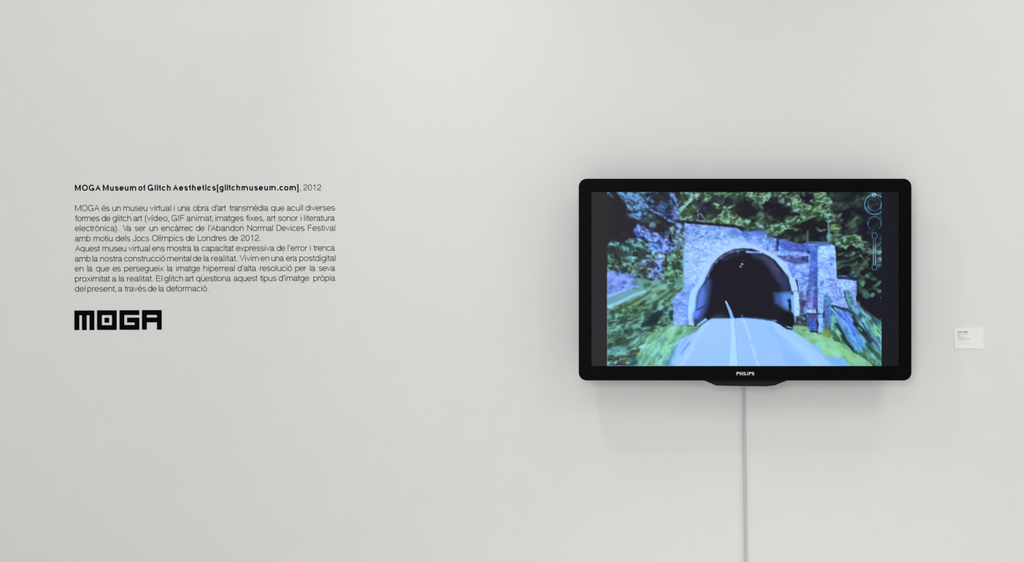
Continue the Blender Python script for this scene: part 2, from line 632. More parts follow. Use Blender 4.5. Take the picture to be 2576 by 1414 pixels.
# --- quarter A: upper left
fol('A', [(0, 40), (700, 40), (700, 1414), (0, 1414)], [(40, 38, 44), (46, 44, 50), (50, 54, 58)], 20, 14, 30, 1.2, seed=5)
line('A', [(55, 65), (90, 95), (150, 135)], 45, 15, (72, 112, 142), 2, 2, .9)
fol('A', [(640, 40), (1290, 40), (1290, 520), (1100, 560), (880, 440), (640, 290)],
    [(40, 40, 48), (44, 48, 60), (58, 80, 105), (72, 95, 145), (100, 130, 185)], 11, 8, 50, 1.9, -.08, seed=11)
fol('A', [(180, 45), (640, 45), (650, 200), (700, 300), (640, 380), (600, 540), (500, 470), (340, 440), (350, 230), (240, 110)],
    [(56, 66, 84), (74, 98, 126), (88, 124, 166), (98, 140, 190), (118, 168, 205)], 12, 6, 45, 1.7, .0, 2.5, 4, seed=21)
blobs('A', [(300, 100, 90, 28, 35), (420, 110, 110, 45, 35), (560, 190, 75, 60, 30), (460, 260, 90, 40, 10), (400, 240, 50, 20, 0)], (100, 142, 194), .9, .6)
blobs('A', [(520, 330, 60, 25, 60), (560, 370, 30, 60, 0), (590, 310, 50, 22, 20)], (92, 136, 182), .9, .7)
blobs('A', [(410, 425, 50, 35, 20, (85, 110, 185)), (515, 430, 35, 45, 0, (100, 155, 210)), (350, 440, 25, 16, 0, (70, 85, 160)), (660, 395, 45, 30, 10, (90, 140, 175)), (615, 460, 15, 45, 0, (75, 110, 165))], (0, 0, 0), .8, .85)
blobs('A', [(380, 360, 75, 28, 10), (300, 300, 60, 60, 0), (400, 560, 160, 80, 0), (240, 500, 170, 160, 0), (150, 640, 150, 130)], (44, 42, 47), .7, .95)
blobs('A', [(600, 100, 60, 30, 20), (660, 330, 40, 18, 25)], (52, 60, 72), .7, .85)
line('A', [(760, 100), (700, 130), (660, 200)], 40, 25, (82, 125, 175), 1.8, 2, .8)
blobs('A', [(850, 130, 150, 60, 20), (1000, 150, 60, 90), (720, 240, 45, 30, 20), (830, 230, 45, 60, 40)], (44, 44, 54), .7, .8)
blobs('A', [(930, 250, 70, 60, 0, (75, 100, 145)), (880, 310, 90, 30, 20, (68, 90, 150)), (980, 380, 70, 40, 20, (55, 70, 130)), (1090, 290, 45, 25, 30, (95, 120, 190)), (1040, 200, 35, 40, 0, (70, 85, 140))], (0, 0, 0), .9, .8)
line('A', [(1060, 100), (1110, 150), (1150, 230), (1170, 270)], 50, 35, (105, 130, 185), 1.6, 2, .85)
blobs('A', [(1250, 130, 40, 22, 20, (85, 120, 150)), (1200, 120, 40, 30, 30, (50, 60, 85)), (1250, 60, 60, 25, 0, (70, 85, 110))], (0, 0, 0), .8, .85)
fol('A', [(700, 370), (880, 430), (1060, 520), (1180, 590), (1100, 660), (1020, 600), (1000, 760), (880, 700), (760, 640), (660, 560), (590, 480)],
    [(40, 40, 46), (46, 48, 54), (50, 58, 58), (75, 100, 110)], 12, 9, 30, 1.8, -.12, seed=31)
blobs('A', [(740, 430, 60, 40, 10, (78, 110, 115)), (670, 500, 70, 40, 20, (62, 82, 100)), (760, 570, 60, 50, 20, (95, 130, 145)), (840, 510, 60, 30, 20, (62, 82, 78)), (560, 520, 25, 15, 0, (60, 80, 110))], (0, 0, 0), .9, .85)
line('A', [(640, 285), (730, 335), (800, 375), (900, 400), (980, 470), (1080, 520), (1190, 560)], 30, 26, (90, 118, 182), 1.3, 2, .95)
line('A', [(800, 378), (900, 402), (980, 472), (1080, 522)], 12, 10, (118, 152, 205), 1.2, 2, .9)
blobs('A', [(1120, 400, 90, 60, 60, (105, 120, 185)), (1090, 470, 30, 50, 30, (125, 150, 205)), (1170, 370, 50, 70, 10, (115, 130, 185)), (1160, 440, 50, 40, 0, (90, 90, 150))], (0, 0, 0), .9, .8)
fol('A', [(1130, 560), (1280, 560), (1290, 900), (1250, 1000), (1000, 1060), (1090, 930), (1060, 700), (1010, 620)],
    [(50, 58, 66), (75, 98, 105), (98, 125, 140), (120, 150, 190)], 10, 8, 60, 1.8, .05, seed=41)
blobs('A', [(1180, 590, 60, 35, 20, (128, 155, 210)), (1190, 670, 45, 30, 0, (125, 155, 200)), (1210, 800, 30, 15, 0, (140, 180, 225)), (1100, 740, 30, 40, 0, (58, 70, 70)), (1210, 740, 30, 40, 0, (100, 130, 160)), (1265, 860, 20, 50, 0, (72, 90, 110))], (0, 0, 0), .8, .85)
# violet rock
fol('A', [(530, 550), (570, 570), (650, 625), (740, 650), (860, 700), (940, 720), (980, 640), (1030, 680), (1010, 780), (1090, 880), (1110, 930), (1080, 1000), (1020, 1040), (850, 990), (690, 960), (660, 830), (560, 750), (440, 690)],
    [(52, 60, 110), (80, 95, 165), (110, 130, 205), (122, 142, 208), (136, 160, 224)], 13, 7, 22, 1.7, .05, 2, 3, seed=51)
poly('A', [(470, 670), (540, 660), (560, 730), (660, 775), (640, 790), (540, 770), (490, 730)], (62, 78, 165), 1.5, 1)
poly('A', [(545, 560), (585, 620), (640, 700), (620, 735), (550, 710)], (138, 155, 235), 1.5, 1)
blobs('A', [(780, 760, 110, 45, 20), (720, 740, 60, 30, 10), (840, 800, 70, 40, 20)], (138, 158, 238), .8, .9)
blobs('A', [(630, 600, 35, 30, 0, (90, 110, 160)), (720, 690, 60, 18, 15, (85, 100, 180)), (890, 880, 35, 75, -8, (62, 74, 130)), (760, 845, 90, 12, 8, (50, 52, 95)), (1050, 892, 75, 18, 0, (46, 46, 66)), (910, 720, 50, 40, 0, (85, 95, 140)), (960, 830, 60, 40, 30, (120, 130, 210)), (990, 680, 22, 40, -30, (120, 140, 200)), (800, 915, 60, 12, 10, (80, 100, 180)), (1000, 990, 35, 22, 0, (70, 80, 130)), (880, 985, 35, 10, 0, (80, 95, 150)), (1040, 930, 90, 28, -8, (125, 150, 225)), (1040, 975, 60, 22, -20, (118, 140, 220))], (0, 0, 0), .7, .9)
blobs('A', [(900, 640, 110, 45, 10), (660, 580, 28, 36, 10)], (42, 43, 50), .7, .9)
# lower left leaves
fol('A', [(47, 880), (150, 815), (250, 860), (400, 785), (560, 780), (690, 830), (740, 960), (860, 1010), (1000, 1060), (1000, 1560), (47, 1560)],
    [(42, 44, 50), (50, 62, 62), (75, 108, 108), (95, 145, 150), (120, 175, 190)], 13, 8, 25, 1.9, .02, 2, 4, seed=61)
fol('A', [(47, 1090), (300, 1060), (700, 1120), (900, 1300), (900, 1560), (47, 1560)],
    [(42, 46, 48), (58, 72, 58), (78, 108, 92), (98, 135, 130), (120, 150, 180)], 12, 8, 15, 1.9, .0, 6, 4, seed=71)
blobs('A', [(150, 870, 80, 40, -10, (98, 155, 165)), (480, 870, 110, 45, 20, (92, 145, 150)), (340, 950, 80, 40, 20, (100, 155, 175)), (600, 900, 50, 60, 0, (98, 155, 145)), (750, 970, 80, 30, 10, (130, 175, 225)), (110, 960, 80, 60, 0, (44, 48, 50)), (240, 1010, 150, 40, 0, (52, 60, 60)), (600, 1000, 80, 70, 30, (48, 52, 64)), (650, 1090, 70, 25, 0, (46, 52, 66)), (240, 1180, 40, 35, 0, (38, 42, 36)), (510, 1150, 50, 35, 20, (36, 42, 34)), (790, 1200, 60, 70, 0, (46, 50, 74)), (720, 1220, 50, 30, 0, (50, 56, 80)), (660, 1160, 60, 50, 0, (125, 135, 190)), (560, 1200, 80, 40, 20, (88, 105, 130)), (130, 1150, 90, 40, 20, (75, 100, 80)), (420, 1100, 70, 40, 20, (100, 150, 150)), (460, 1090, 40, 20, 0, (115, 170, 195)), (90, 1060, 60, 22, 0, (95, 140, 140))], (0, 0, 0), .9, .85)
blobs('A', [(860, 1130, 60, 110, 0, (125, 150, 210)), (900, 1060, 60, 40, 20, (150, 190, 225)), (860, 1260, 70, 60, -20, (125, 150, 225)), (760, 1300, 90, 30, 20, (118, 130, 185)), (780, 1060, 60, 30, 0, (115, 165, 150)), (950, 1160, 25, 40, 0, (75, 95, 110)), (800, 1360, 130, 50, 0, (122, 142, 215)), (110, 1360, 90, 60, 0, (128, 142, 215)), (290, 1350, 45, 60, 0, (120, 140, 210)), (210, 1330, 40, 50, 0, (80, 95, 170)), (420, 1370, 60, 40, 0, (98, 115, 175)), (760, 1395, 30, 22, 0, (70, 90, 110)), (330, 1290, 50, 40, 0, (62, 72, 95)), (520, 1290, 60, 30, 20, (70, 95, 70))], (0, 0, 0), .9, .85)
# green strip left of the portal
fol('A', [(1090, 960), (1262, 960), (1250, 1540), (900, 1540), (960, 1300), (1000, 1200), (990, 1060)],
    [(40, 52, 44), (58, 82, 66), (85, 128, 95), (105, 155, 115), (128, 185, 150)], 11, 7, 40, 1.9, .0, 2, 3, seed=81)
blobs('A', [(1160, 1000, 50, 60, 10, (62, 88, 50)), (1060, 1100, 60, 60, 0, (105, 150, 120)), (1120, 1220, 70, 40, 20, (42, 55, 56)), (1060, 1330, 80, 60, 0, (110, 165, 115)), (1170, 1340, 60, 50, 0, (92, 145, 100)), (1220, 1180, 30, 50, 0, (88, 130, 135)), (1210, 1090, 20, 30, 0, (48, 60, 62))], (0, 0, 0), .9, .85)
# foliage over the portal
fol('A', [(1200, 45), (2230, 45), (2230, 620), (1640, 545), (1280, 500), (1180, 420)],
    [(34, 34, 46), (42, 50, 46), (60, 88, 56), (86, 128, 78), (108, 158, 108)], 14, 9, -25, 2.0, .05, 2, 5, seed=91)
blobs('A', [(1330, 80, 70, 30, -20, (95, 128, 150)), (1420, 120, 60, 60, -40, (118, 162, 110)), (1700, 80, 300, 30, 0, (88, 125, 75)), (1540, 130, 50, 60, 20, (52, 60, 40)), (1790, 150, 110, 60, 0, (50, 56, 80)), (2050, 130, 80, 50, 0, (56, 76, 82)), (2120, 190, 60, 60, 0, (48, 64, 66)), (1900, 90, 90, 30, 0, (85, 120, 75)), (1640, 100, 40, 30, 0, (92, 130, 70))], (0, 0, 0), .9, .8)
blobs('A', [(1620, 280, 130, 90, 0, (36, 36, 52)), (1560, 300, 50, 30, 0, (48, 58, 110)), (1980, 210, 90, 60, 0, (38, 42, 52)), (2130, 320, 100, 130, 20, (34, 34, 46)), (1800, 400, 80, 60, 0, (40, 50, 50)), (1700, 350, 60, 60, 0, (42, 46, 62)), (1380, 330, 70, 60, 20, (58, 80, 42)), (1320, 390, 45, 40, 20, (98, 128, 58)), (1260, 400, 40, 60, 10, (64, 86, 44)), (1430, 220, 50, 40, 20, (52, 62, 62)), (1500, 240, 50, 30, 30, (95, 115, 150))], (0, 0, 0), .9, .9)
line('A', [(1450, 110), (1370, 170), (1260, 260), (1180, 370)], 70, 60, (118, 165, 160), 2.4, 3, .85)
line('A', [(1400, 150), (1290, 240)], 30, 30, (140, 190, 185), 2.4, 3, .8)
blobs('A', [(1770, 255, 50, 32, 25, (135, 165, 115)), (1790, 240, 30, 15, 20, (140, 175, 140))], (0, 0, 0), .8, .9)
line('A', [(1870, 270), (1930, 320), (1960, 350)], 30, 24, (118, 150, 140), 1.4, 1.5)
line('A', [(2050, 260), (1980, 300), (1930, 330)], 24, 26, (105, 135, 130), 1.4, 1.5)
fol('A', [(1740, 470), (1850, 370), (1960, 350), (2080, 380), (2160, 460), (2230, 540), (2230, 600), (1900, 575), (1660, 540)],
    [(60, 78, 40), (88, 118, 80), (112, 150, 95), (128, 172, 125)], 9, 7, 10, 1.8, .1, 2, 4, seed=95)
blobs('A', [(1900, 410, 30, 22, 0), (2060, 420, 26, 26, 0), (1780, 490, 26, 18, 0), (2000, 470, 26, 14, 0)], (58, 78, 30), .8, .8)
line('A', [(1475, 350), (1480, 420), (1478, 505)], 22, 28, (122, 135, 168), 1.2, 1, .9)
line('A', [(1515, 385), (1560, 440), (1640, 530)], 18, 36, (118, 148, 160), 1.2, 1, .9)
line('A', [(1450, 400), (1420, 450), (1365, 495)], 14, 30, (110, 130, 160), 1.2, 1, .9)
line('A', [(1210, 485), (1300, 485), (1500, 500), (1700, 530)], 22, 18, (118, 140, 160), 1.4, 1, .85)
# --- quarter B: upper right
fol('B', [(0, 45), (2190, 45), (2190, 1414), (1400, 1414), (1400, 880), (900, 880), (400, 740), (0, 620)],
    [(28, 28, 40), (30, 32, 42), (36, 42, 46), (50, 66, 54), (72, 98, 72)], 20, 12, -25, 1.9, -.07, 2, 4, seed=101)
fol('B', [(0, 45), (520, 45), (440, 130), (380, 200), (250, 250), (150, 180), (60, 130), (0, 120)],
    [(58, 78, 52), (82, 115, 72), (105, 145, 95), (118, 158, 125)], 12, 9, -30, 1.8, .05, 2, 5, seed=103)
blobs('B', [(70, 160, 50, 40, 20, (60, 72, 70)), (160, 240, 30, 50, -20, (66, 88, 88)), (280, 280, 30, 60, -30, (78, 110, 100)), (30, 80, 60, 40, 0, (92, 128, 82))], (0, 0, 0), .9, .8)
fol('B', [(440, 45), (880, 45), (860, 130), (760, 220), (620, 240), (560, 180), (440, 130)],
    [(38, 44, 46), (62, 86, 62), (88, 122, 92), (108, 145, 125)], 11, 8, -30, 1.9, .0, 2, 5, seed=105)
LEAF = [(40, 56, 36), (64, 92, 54), (84, 124, 72), (102, 150, 92), (118, 170, 132)]
fol('B', [(720, 110), (860, 100), (930, 200), (1000, 250), (1100, 270), (1130, 180), (1110, 60), (1300, 50), (1350, 140), (1400, 190), (1390, 330), (1420, 420), (1450, 520), (1330, 520), (1260, 450), (1180, 420), (1050, 480), (950, 520), (860, 570), (820, 540), (700, 560), (640, 620), (560, 640), (640, 500), (760, 440), (930, 400), (860, 370), (780, 330), (700, 250)],
    LEAF, 13, 9, -15, 1.8, .08, 1.8, 4, seed=107)
blobs('B', [(1200, 90, 80, 40, 10, (105, 142, 78)), (1210, 150, 50, 30, 0, (98, 135, 80)), (840, 180, 70, 60, 50, (108, 145, 82)), (960, 260, 80, 40, 30, (92, 125, 72)), (700, 250, 100, 24, -18, (128, 172, 160)), (620, 280, 40, 16, -20, (110, 140, 165)), (880, 350, 90, 32, 15, (118, 160, 135)), (1310, 220, 60, 110, 10, (98, 135, 92)), (1180, 330, 90, 40, 0, (110, 150, 90)), (1320, 410, 80, 45, 25, (115, 162, 150)), (1020, 390, 60, 50, 0, (62, 82, 44)), (880, 290, 40, 20, 30, (52, 66, 38)), (1150, 230, 60, 26, 20, (60, 80, 40)), (1380, 480, 50, 40, 10, (98, 138, 125))], (0, 0, 0), .9, .8)
blobs('B', [(1010, 130, 80, 70, -30, (26, 26, 40)), (1090, 190, 40, 22, 20, (88, 120, 130)), (950, 80, 26, 36, -30, (70, 100, 95)), (560, 330, 200, 110, 10, (30, 30, 42)), (120, 370, 150, 90, 0, (34, 34, 46)), (480, 180, 70, 60, 0, (38, 42, 48)), (670, 180, 30, 40, 0, (40, 46, 50)), (600, 210, 36, 26, 20, (82, 120, 115)), (1060, 600, 190, 110, 0, (30, 30, 40)), (1000, 560, 80, 50, 0, (30, 32, 38))], (0, 0, 0), .7, .92, 3)
blobs('B', [(1500, 120, 100, 60, -40, (44, 60, 50)), (1400, 90, 40, 50, -20, (62, 84, 60)), (1495, 250, 50, 40, 20, (56, 76, 88)), (1600, 300, 70, 26, -40, (62, 80, 80)), (1560, 130, 80, 30, -50, (40, 54, 46)), (1650, 90, 60, 40, 0, (38, 50, 42))], (0, 0, 0), 1.0, .8, 3)
fol('B', [(0, 470), (60, 470), (120, 540), (250, 500), (360, 560), (520, 590), (700, 500), (900, 450), (960, 480), (860, 560), (700, 610), (860, 640), (840, 670), (700, 620), (620, 680), (520, 740), (400, 740), (300, 680), (150, 650), (0, 660)],
    LEAF, 11, 7, -20, 1.9, .02, 1.8, 4, seed=113)
blobs('B', [(270, 420, 60, 70, -10, (84, 112, 90)), (270, 500, 80, 40, 0, (78, 105, 72)), (150, 450, 50, 26, 0, (62, 82, 70)), (420, 460, 40, 40, -30, (66, 90, 82)), (70, 510, 50, 40, 0, (118, 158, 130)), (300, 590, 80, 22, 0, (120, 140, 175)), (240, 640, 90, 22, 0, (58, 68, 50)), (490, 640, 30, 50, 0, (62, 80, 34)), (560, 620, 22, 40, 10, (48, 60, 40)), (450, 620, 26, 60, 0, (110, 148, 95)), (540, 570, 120, 20, -14, (118, 162, 140)), (780, 480, 60, 40, -10, (98, 140, 110)), (770, 615, 80, 18, 15, (85, 112, 75)), (880, 520, 60, 20, -40, (92, 125, 80))], (0, 0, 0), .8, .85)
line('B', [(1165, 630), (1210, 660), (1330, 640)], 40, 30, (88, 125, 118), 1.6, 2, .9)
blobs('B', [(1450, 610, 90, 62, 0, (100, 132, 66)), (1460, 610, 50, 30, 0, (112, 148, 72)), (1420, 660, 60, 20, 0, (72, 98, 46)), (1520, 420, 50, 22, -50, (82, 110, 90)), (1440, 460, 60, 60, 0, (86, 120, 86)), (1550, 490, 40, 14, -10, (80, 100, 100))], (0, 0, 0), .7, .92)
fol('B', [(1350, 720), (1480, 690), (1600, 730), (1740, 730), (1880, 740), (1850, 800), (1960, 850), (1940, 910), (1780, 930), (1690, 880), (1600, 960), (1520, 900), (1450, 860), (1370, 850)],
    LEAF, 11, 8, 10, 1.8, .0, 1.8, 4, seed=117)
blobs('B', [(1500, 790, 110, 24, -5, (95, 135, 118)), (1560, 740, 60, 26, 10, (98, 128, 140)), (1490, 880, 50, 28, 30, (100, 130, 140)), (1400, 770, 40, 14, 0, (52, 66, 30)), (1650, 850, 30, 30, 0, (50, 66, 34)), (1760, 810, 80, 40, 10, (92, 125, 66)), (1900, 860, 60, 40, 10, (95, 128, 92))], (0, 0, 0), .8, .85)
line('B', [(1820, 900), (1900, 960), (2050, 980), (2185, 960)], 40, 90, (88, 125, 118), 2, 3, .85)
blobs('B', [(2150, 1000, 50, 60, 0, (95, 140, 150)), (2150, 1150, 50, 80, 0, (100, 142, 150)), (1980, 970, 60, 40, 0, (78, 108, 95)), (1940, 900, 40, 30, 0, (70, 98, 70)), (2120, 1060, 60, 20, 0, (32, 36, 44))], (0, 0, 0), .8, .85)
for p in ([(1700, 1030), (1760, 1020), (1820, 1000)], [(1500, 1040), (1580, 1010)], [(1560, 1150), (1700, 1110), (1840, 1050)], [(1480, 1250), (1600, 1200), (1700, 1210)], [(1700, 1220), (1790, 1180), (1800, 1130)], [(1860, 1060), (1900, 1130), (1960, 1200)], [(1940, 1080), (2000, 1110)], [(1620, 1060), (1740, 1050)], [(1480, 1170), (1530, 1160)]):
    line('B', p, 36, 22, (68, 104, 82), 1.8, 3, .9)
blobs('B', [(1970, 1360, 55, 26, -25, (78, 120, 108)), (1760, 1350, 80, 50, 0, (72, 105, 115)), (1740, 1010, 50, 24, -10, (92, 132, 118)), (1850, 1050, 26, 18, 0, (88, 112, 140)), (1800, 1300, 60, 20, -10, (62, 92, 84)), (1560, 1380, 100, 14, 0, (75, 105, 165)), (1700, 1400, 110, 12, 0, (40, 44, 90)), (2060, 1400, 40, 20, 0, (42, 62, 50)), (1930, 1180, 30, 50, -30, (66, 100, 62)), (1980, 1250, 50, 14, 30, (50, 66, 40))], (0, 0, 0), .8, .85)
grain('A', [(40, 40), (1270, 40), (1262, 1600), (40, 1600)], .16, 6.5, 4.5, 35, 301, 2, .28, desat=.04)
grain('A', [(1200, 40), ('B', 2190, 40), ('B', 2190, 1414), ('B', 1400, 1414), ('B', 1400, 700), ('B', 0, 650), (1280, 510)], .18, 7, 4.2, -25, 303, 2, .34, desat=.1)
# masonry of the portal
ST = [(88, 104, 162), (114, 136, 200), (134, 162, 224), (148, 180, 238), (162, 200, 250)]
fol('A', [(1268, 535), (1640, 568), (2080, 606), ('B', 0, 690), ('B', 250, 655), ('B', 340, 700), ('B', 480, 780), ('B', 640, 830), ('B', 640, 1000), ('B', 250, 1000), ('B', 0, 950), (2200, 940), (1900, 1010), (1700, 1200), (1600, 1414), ('C', 1480, 140), ('C', 1380, 260), ('C', 1250, 200), (1256, 1100), (1275, 900)],
    ST, 8, 5, 0, 1.7, .02, 1.2, 1.2, seed=121)
fol('A', [(1268, 850), (1700, 800), (2200, 760), (2200, 940), (1900, 1010), (1700, 1200), (1600, 1414), ('C', 1480, 140), ('C', 1380, 260), ('C', 1250, 200), (1256, 1100)],
    [(128, 156, 220), (152, 184, 242), (165, 202, 250), (176, 216, 254)], 9, 5, 5, 1.6, .1, 10, 3, seed=125, a=.85)
poly('A', [('B', 330, 960), ('B', 200, 850), ('B', 0, 800), (2050, 790), (1800, 860), (1640, 990), (1540, 1130), (1460, 1414), (1560, 1414), (1700, 1100), (1900, 960), (2200, 880), ('B', 200, 920)], (168, 206, 252), 9, 3, .55)
poly('A', [(1250, 950), (1285, 950), (1280, 1414), (1250, 1414)], (135, 190, 225), 1.4, .5, .7)
blobs('A', [(1350, 620, 90, 60, 0, (128, 145, 215)), (1360, 760, 60, 40, -20, (150, 172, 238)), (1740, 620, 70, 16, 0, (145, 165, 228)), (1560, 620, 70, 30, 0, (135, 165, 215)), (1300, 740, 30, 100, 0, (112, 128, 190)), (1690, 620, 90, 30, 0, (115, 138, 205)), (1960, 660, 60, 40, 0, (135, 155, 225)), (2080, 690, 110, 50, 20, (98, 118, 195)), (1850, 650, 14, 40, 0, (150, 170, 230)), (1790, 760, 30, 70, 0, (118, 138, 200)), (1700, 930, 26, 50, 0, (170, 205, 250)), (1800, 840, 26, 40, -20, (165, 200, 248)), (1490, 870, 120, 10, -3, (165, 190, 245)), (1480, 960, 100, 8, 0, (122, 145, 215)), (1660, 750, 50, 10, 0, (100, 120, 180)), (1520, 760, 50, 8, 0, (105, 125, 185)), (1550, 1050, 90, 8, 0, (130, 155, 222)), (1540, 1150, 80, 8, 0, (128, 152, 220)), (1380, 1200, 18, 60, 10, (175, 210, 252)), (1470, 590, 5, 90, 0, (95, 112, 170))], (0, 0, 0), .8, .7)
poly('A', [(1270, 500), (1640, 535), (2060, 565), (2200, 610), ('B', 60, 640), ('B', 60, 690), (2080, 615), (1640, 572), (1300, 548)], (40, 38, 48), 1.4, .6)
blobs('B', [(260, 690, 110, 45, 0, (72, 92, 180)), (100, 720, 120, 50, -10, (98, 118, 205)), (30, 700, 60, 50, 0, (85, 104, 190)), (420, 740, 60, 50, 20, (60, 68, 88)), (90, 830, 36, 40, 0, (112, 120, 190)), (60, 890, 110, 40, 10, (158, 185, 245)), (200, 880, 110, 60, 20, (150, 178, 240)), (270, 840, 40, 40, 0, (118, 145, 220)), (440, 830, 60, 60, 0, (115, 135, 205)), (380, 930, 20, 60, 0, (85, 98, 170)), (440, 940, 50, 60, 0, (142, 168, 235))], (0, 0, 0), .9, .8)
grain('A', [(1268, 535), (1640, 568), (2080, 606), ('B', 640, 830), ('B', 640, 1000), (2200, 950), (1600, 1414), ('C', 1480, 100), ('C', 1250, 150), (1260, 900)], .08, 6.5, 2.6, 2, 305, 1.5, .03)
grain('A', [(1268, 535), (1640, 568), (2080, 606), ('B', 640, 830), ('B', 640, 1000), (2200, 950), (1600, 1414), ('C', 1480, 100), ('C', 1250, 150), (1260, 900)], .07, 2.2, 4.5, 0, 306, 1.5, .0)
# wall right of the arch
fol('B', [(480, 780), (640, 800), (900, 880), (1060, 900), (1060, 1414), (720, 1414), (600, 1250), (500, 1130), (400, 1050), (480, 980)],
    [(70, 84, 150), (98, 118, 200), (128, 150, 228), (145, 170, 240), (160, 190, 248)], 9, 7, 10, 1.6, .05, 1.4, 1.5, seed=131)
poly('B', [(600, 810), (800, 850), (940, 880), (1070, 905), (1060, 1030), (950, 1000), (650, 985), (580, 900)], (78, 98, 178), 2.2, 2)
fol('B', [(820, 860), (1060, 890), (1060, 1010), (850, 970)], [(60, 74, 150), (82, 104, 190)], 10, 5, 0, 1.5, 0, 2, 1, 133)
line('B', [(545, 790), (540, 860), (525, 960)], 55, 30, (52, 60, 112), 1.8, 1.5)
line('B', [(50, 990), (200, 995), (400, 1005), (700, 1010), (1050, 1045)], 44, 40, (148, 174, 240), 1.6, .8)
line('B', [(640, 1000), (900, 1020), (1040, 1048)], 40, 34, (138, 158, 232), 1.8, .8)
fol('B', [(420, 1045), (700, 1060), (1035, 1060), (1025, 1170), (860, 1190), (680, 1150), (560, 1100)], [(62, 68, 120), (88, 98, 158), (112, 128, 195)], 9, 6, 10, 1.6, 0, 1.8, 1.5, seed=135)
line('B', [(420, 1060), (560, 1085), (650, 1125)], 30, 12, (112, 130, 185), 1.2, .5)
poly('B', [(915, 1062), (965, 1062), (960, 1145), (912, 1140)], (52, 56, 104), 1.4, 1)
poly('B', [(992, 1060), (1022, 1060), (1020, 1165), (990, 1160)], (56, 62, 112), 1.4, 1)
blobs('B', [(870, 1060, 60, 22, 0, (130, 130, 205)), (950, 1260, 90, 60, 0, (150, 170, 245)), (770, 1250, 30, 60, 0, (130, 140, 215)), (840, 1230, 50, 40, 0, (158, 180, 248)), (970, 1370, 30, 40, 0, (112, 132, 215)), (860, 1390, 60, 40, 0, (165, 190, 250)), (1040, 1000, 40, 24, 30, (40, 44, 80))], (0, 0, 0), .8, .8)
# pillar
poly('B', [(1060, 905), (1175, 895), (1175, 1414), (1035, 1414), (1048, 1180)], (82, 110, 198), 1.4, .6)
blobs('B', [(1120, 1050, 40, 110, 0, (70, 92, 180)), (1140, 1330, 26, 100, 0, (62, 76, 150)), (1090, 950, 60, 40, 0, (88, 118, 205)), (1070, 1380, 40, 60, 0, (66, 92, 170)), (1120, 1200, 40, 40, 0, (98, 125, 210))], (0, 0, 0), .9, .8)
fol('B', [(1172, 900), (1390, 872), (1445, 905), (1455, 1000), (1475, 1414), (1175, 1414)], [(132, 158, 232), (148, 184, 245), (160, 205, 250), (168, 215, 252)], 12, 9, 0, 1.5, .0, 1.2, .6, seed=141)
blobs('B', [(1270, 1010, 80, 130, 0, (162, 212, 252)), (1400, 1110, 50, 40, 0, (112, 125, 205)), (1410, 1000, 40, 70, 0, (160, 205, 250)), (1380, 1190, 30, 20, 0, (100, 112, 190)), (1300, 1270, 100, 60, 0, (142, 165, 240)), (1250, 1350, 60, 50, 0, (165, 205, 252)), (1400, 1340, 60, 80, 0, (142, 162, 240)), (1180, 1160, 14, 40, 0, (120, 160, 225))], (0, 0, 0), .9, .75)
poly('B', [(910, 880), (1010, 832), (1300, 828), (1395, 872), (1380, 890), (1190, 905), (1010, 905)], (84, 106, 168), 1.3, .4)
line('B', [(1000, 850), (1190, 838), (1310, 840)], 10, 8, (58, 78, 125), 1.0)
line('B', [(1020, 888), (1080, 885), (1190, 892)], 12, 10, (150, 180, 232), .9)
line('B', [(1130, 902), (1200, 900)], 10, 8, (40, 46, 90), .9)
line('B', [(1015, 665), (1012, 740), (1012, 830)], 28, 34, (76, 106, 110), 1.3, .8)
line('B', [(1340, 520), (1350, 680), (1345, 850)], 24, 40, (95, 138, 145), 1.5, .8)
blobs('B', [(1345, 760, 40, 60, 0, (110, 150, 165)), (1345, 845, 26, 20, 0, (72, 100, 120))], (0, 0, 0), .9, .8)
grain('B', [(480, 780), (1060, 900), (1475, 900), (1475, 1414), (720, 1414), (500, 1130), (400, 1050)], .10, 4.5, 3, 5, 307, 1.5, .04)
# --- tunnel
DK = (32, 31, 42)
ring = [('C', 1500, 0), ('A', 1590, 1200), ('A', 1680, 1085), ('A', 1830, 962), ('A', 2000, 880), ('A', 2200, 848), ('B', 120, 870), ('B', 260, 930), ('B', 400, 1000), ('B', 520, 1060), ('B', 680, 1180), ('B', 780, 1414), ('D', 860, 200), ('D', 760, 205), ('D', 720, 0), ('B', 600, 1250), ('B', 400, 1060), ('B', 0, 940), ('A', 1900, 1012), ('A', 1600, 1414)]
poly('A', ring, (170, 208, 254), 1.3, .6)
grain('A', ring, .035, 5, 4, 40, 321, 1.5)
poly('A', [('C', 1590, 0), ('A', 1640, 1330), ('A', 1700, 1200), ('A', 1790, 1090), ('A', 1900, 1010), ('A', 2050, 950), ('A', 2200, 935), ('B', 120, 950), ('B', 250, 985), ('B', 400, 1060), ('B', 500, 1130), ('B', 600, 1250), ('B', 700, 1400), ('D', 735, 100), ('D', 762, 210), ('D', 770, 600), ('D', 790, 790), ('D', 640, 760), ('D', 470, 690), ('D', 0, 625), ('C', 1700, 640), ('C', 1560, 660), ('C', 1440, 720), ('C', 1450, 300), ('C', 1480, 190), ('C', 1560, 60)], DK, 1.3, .5)
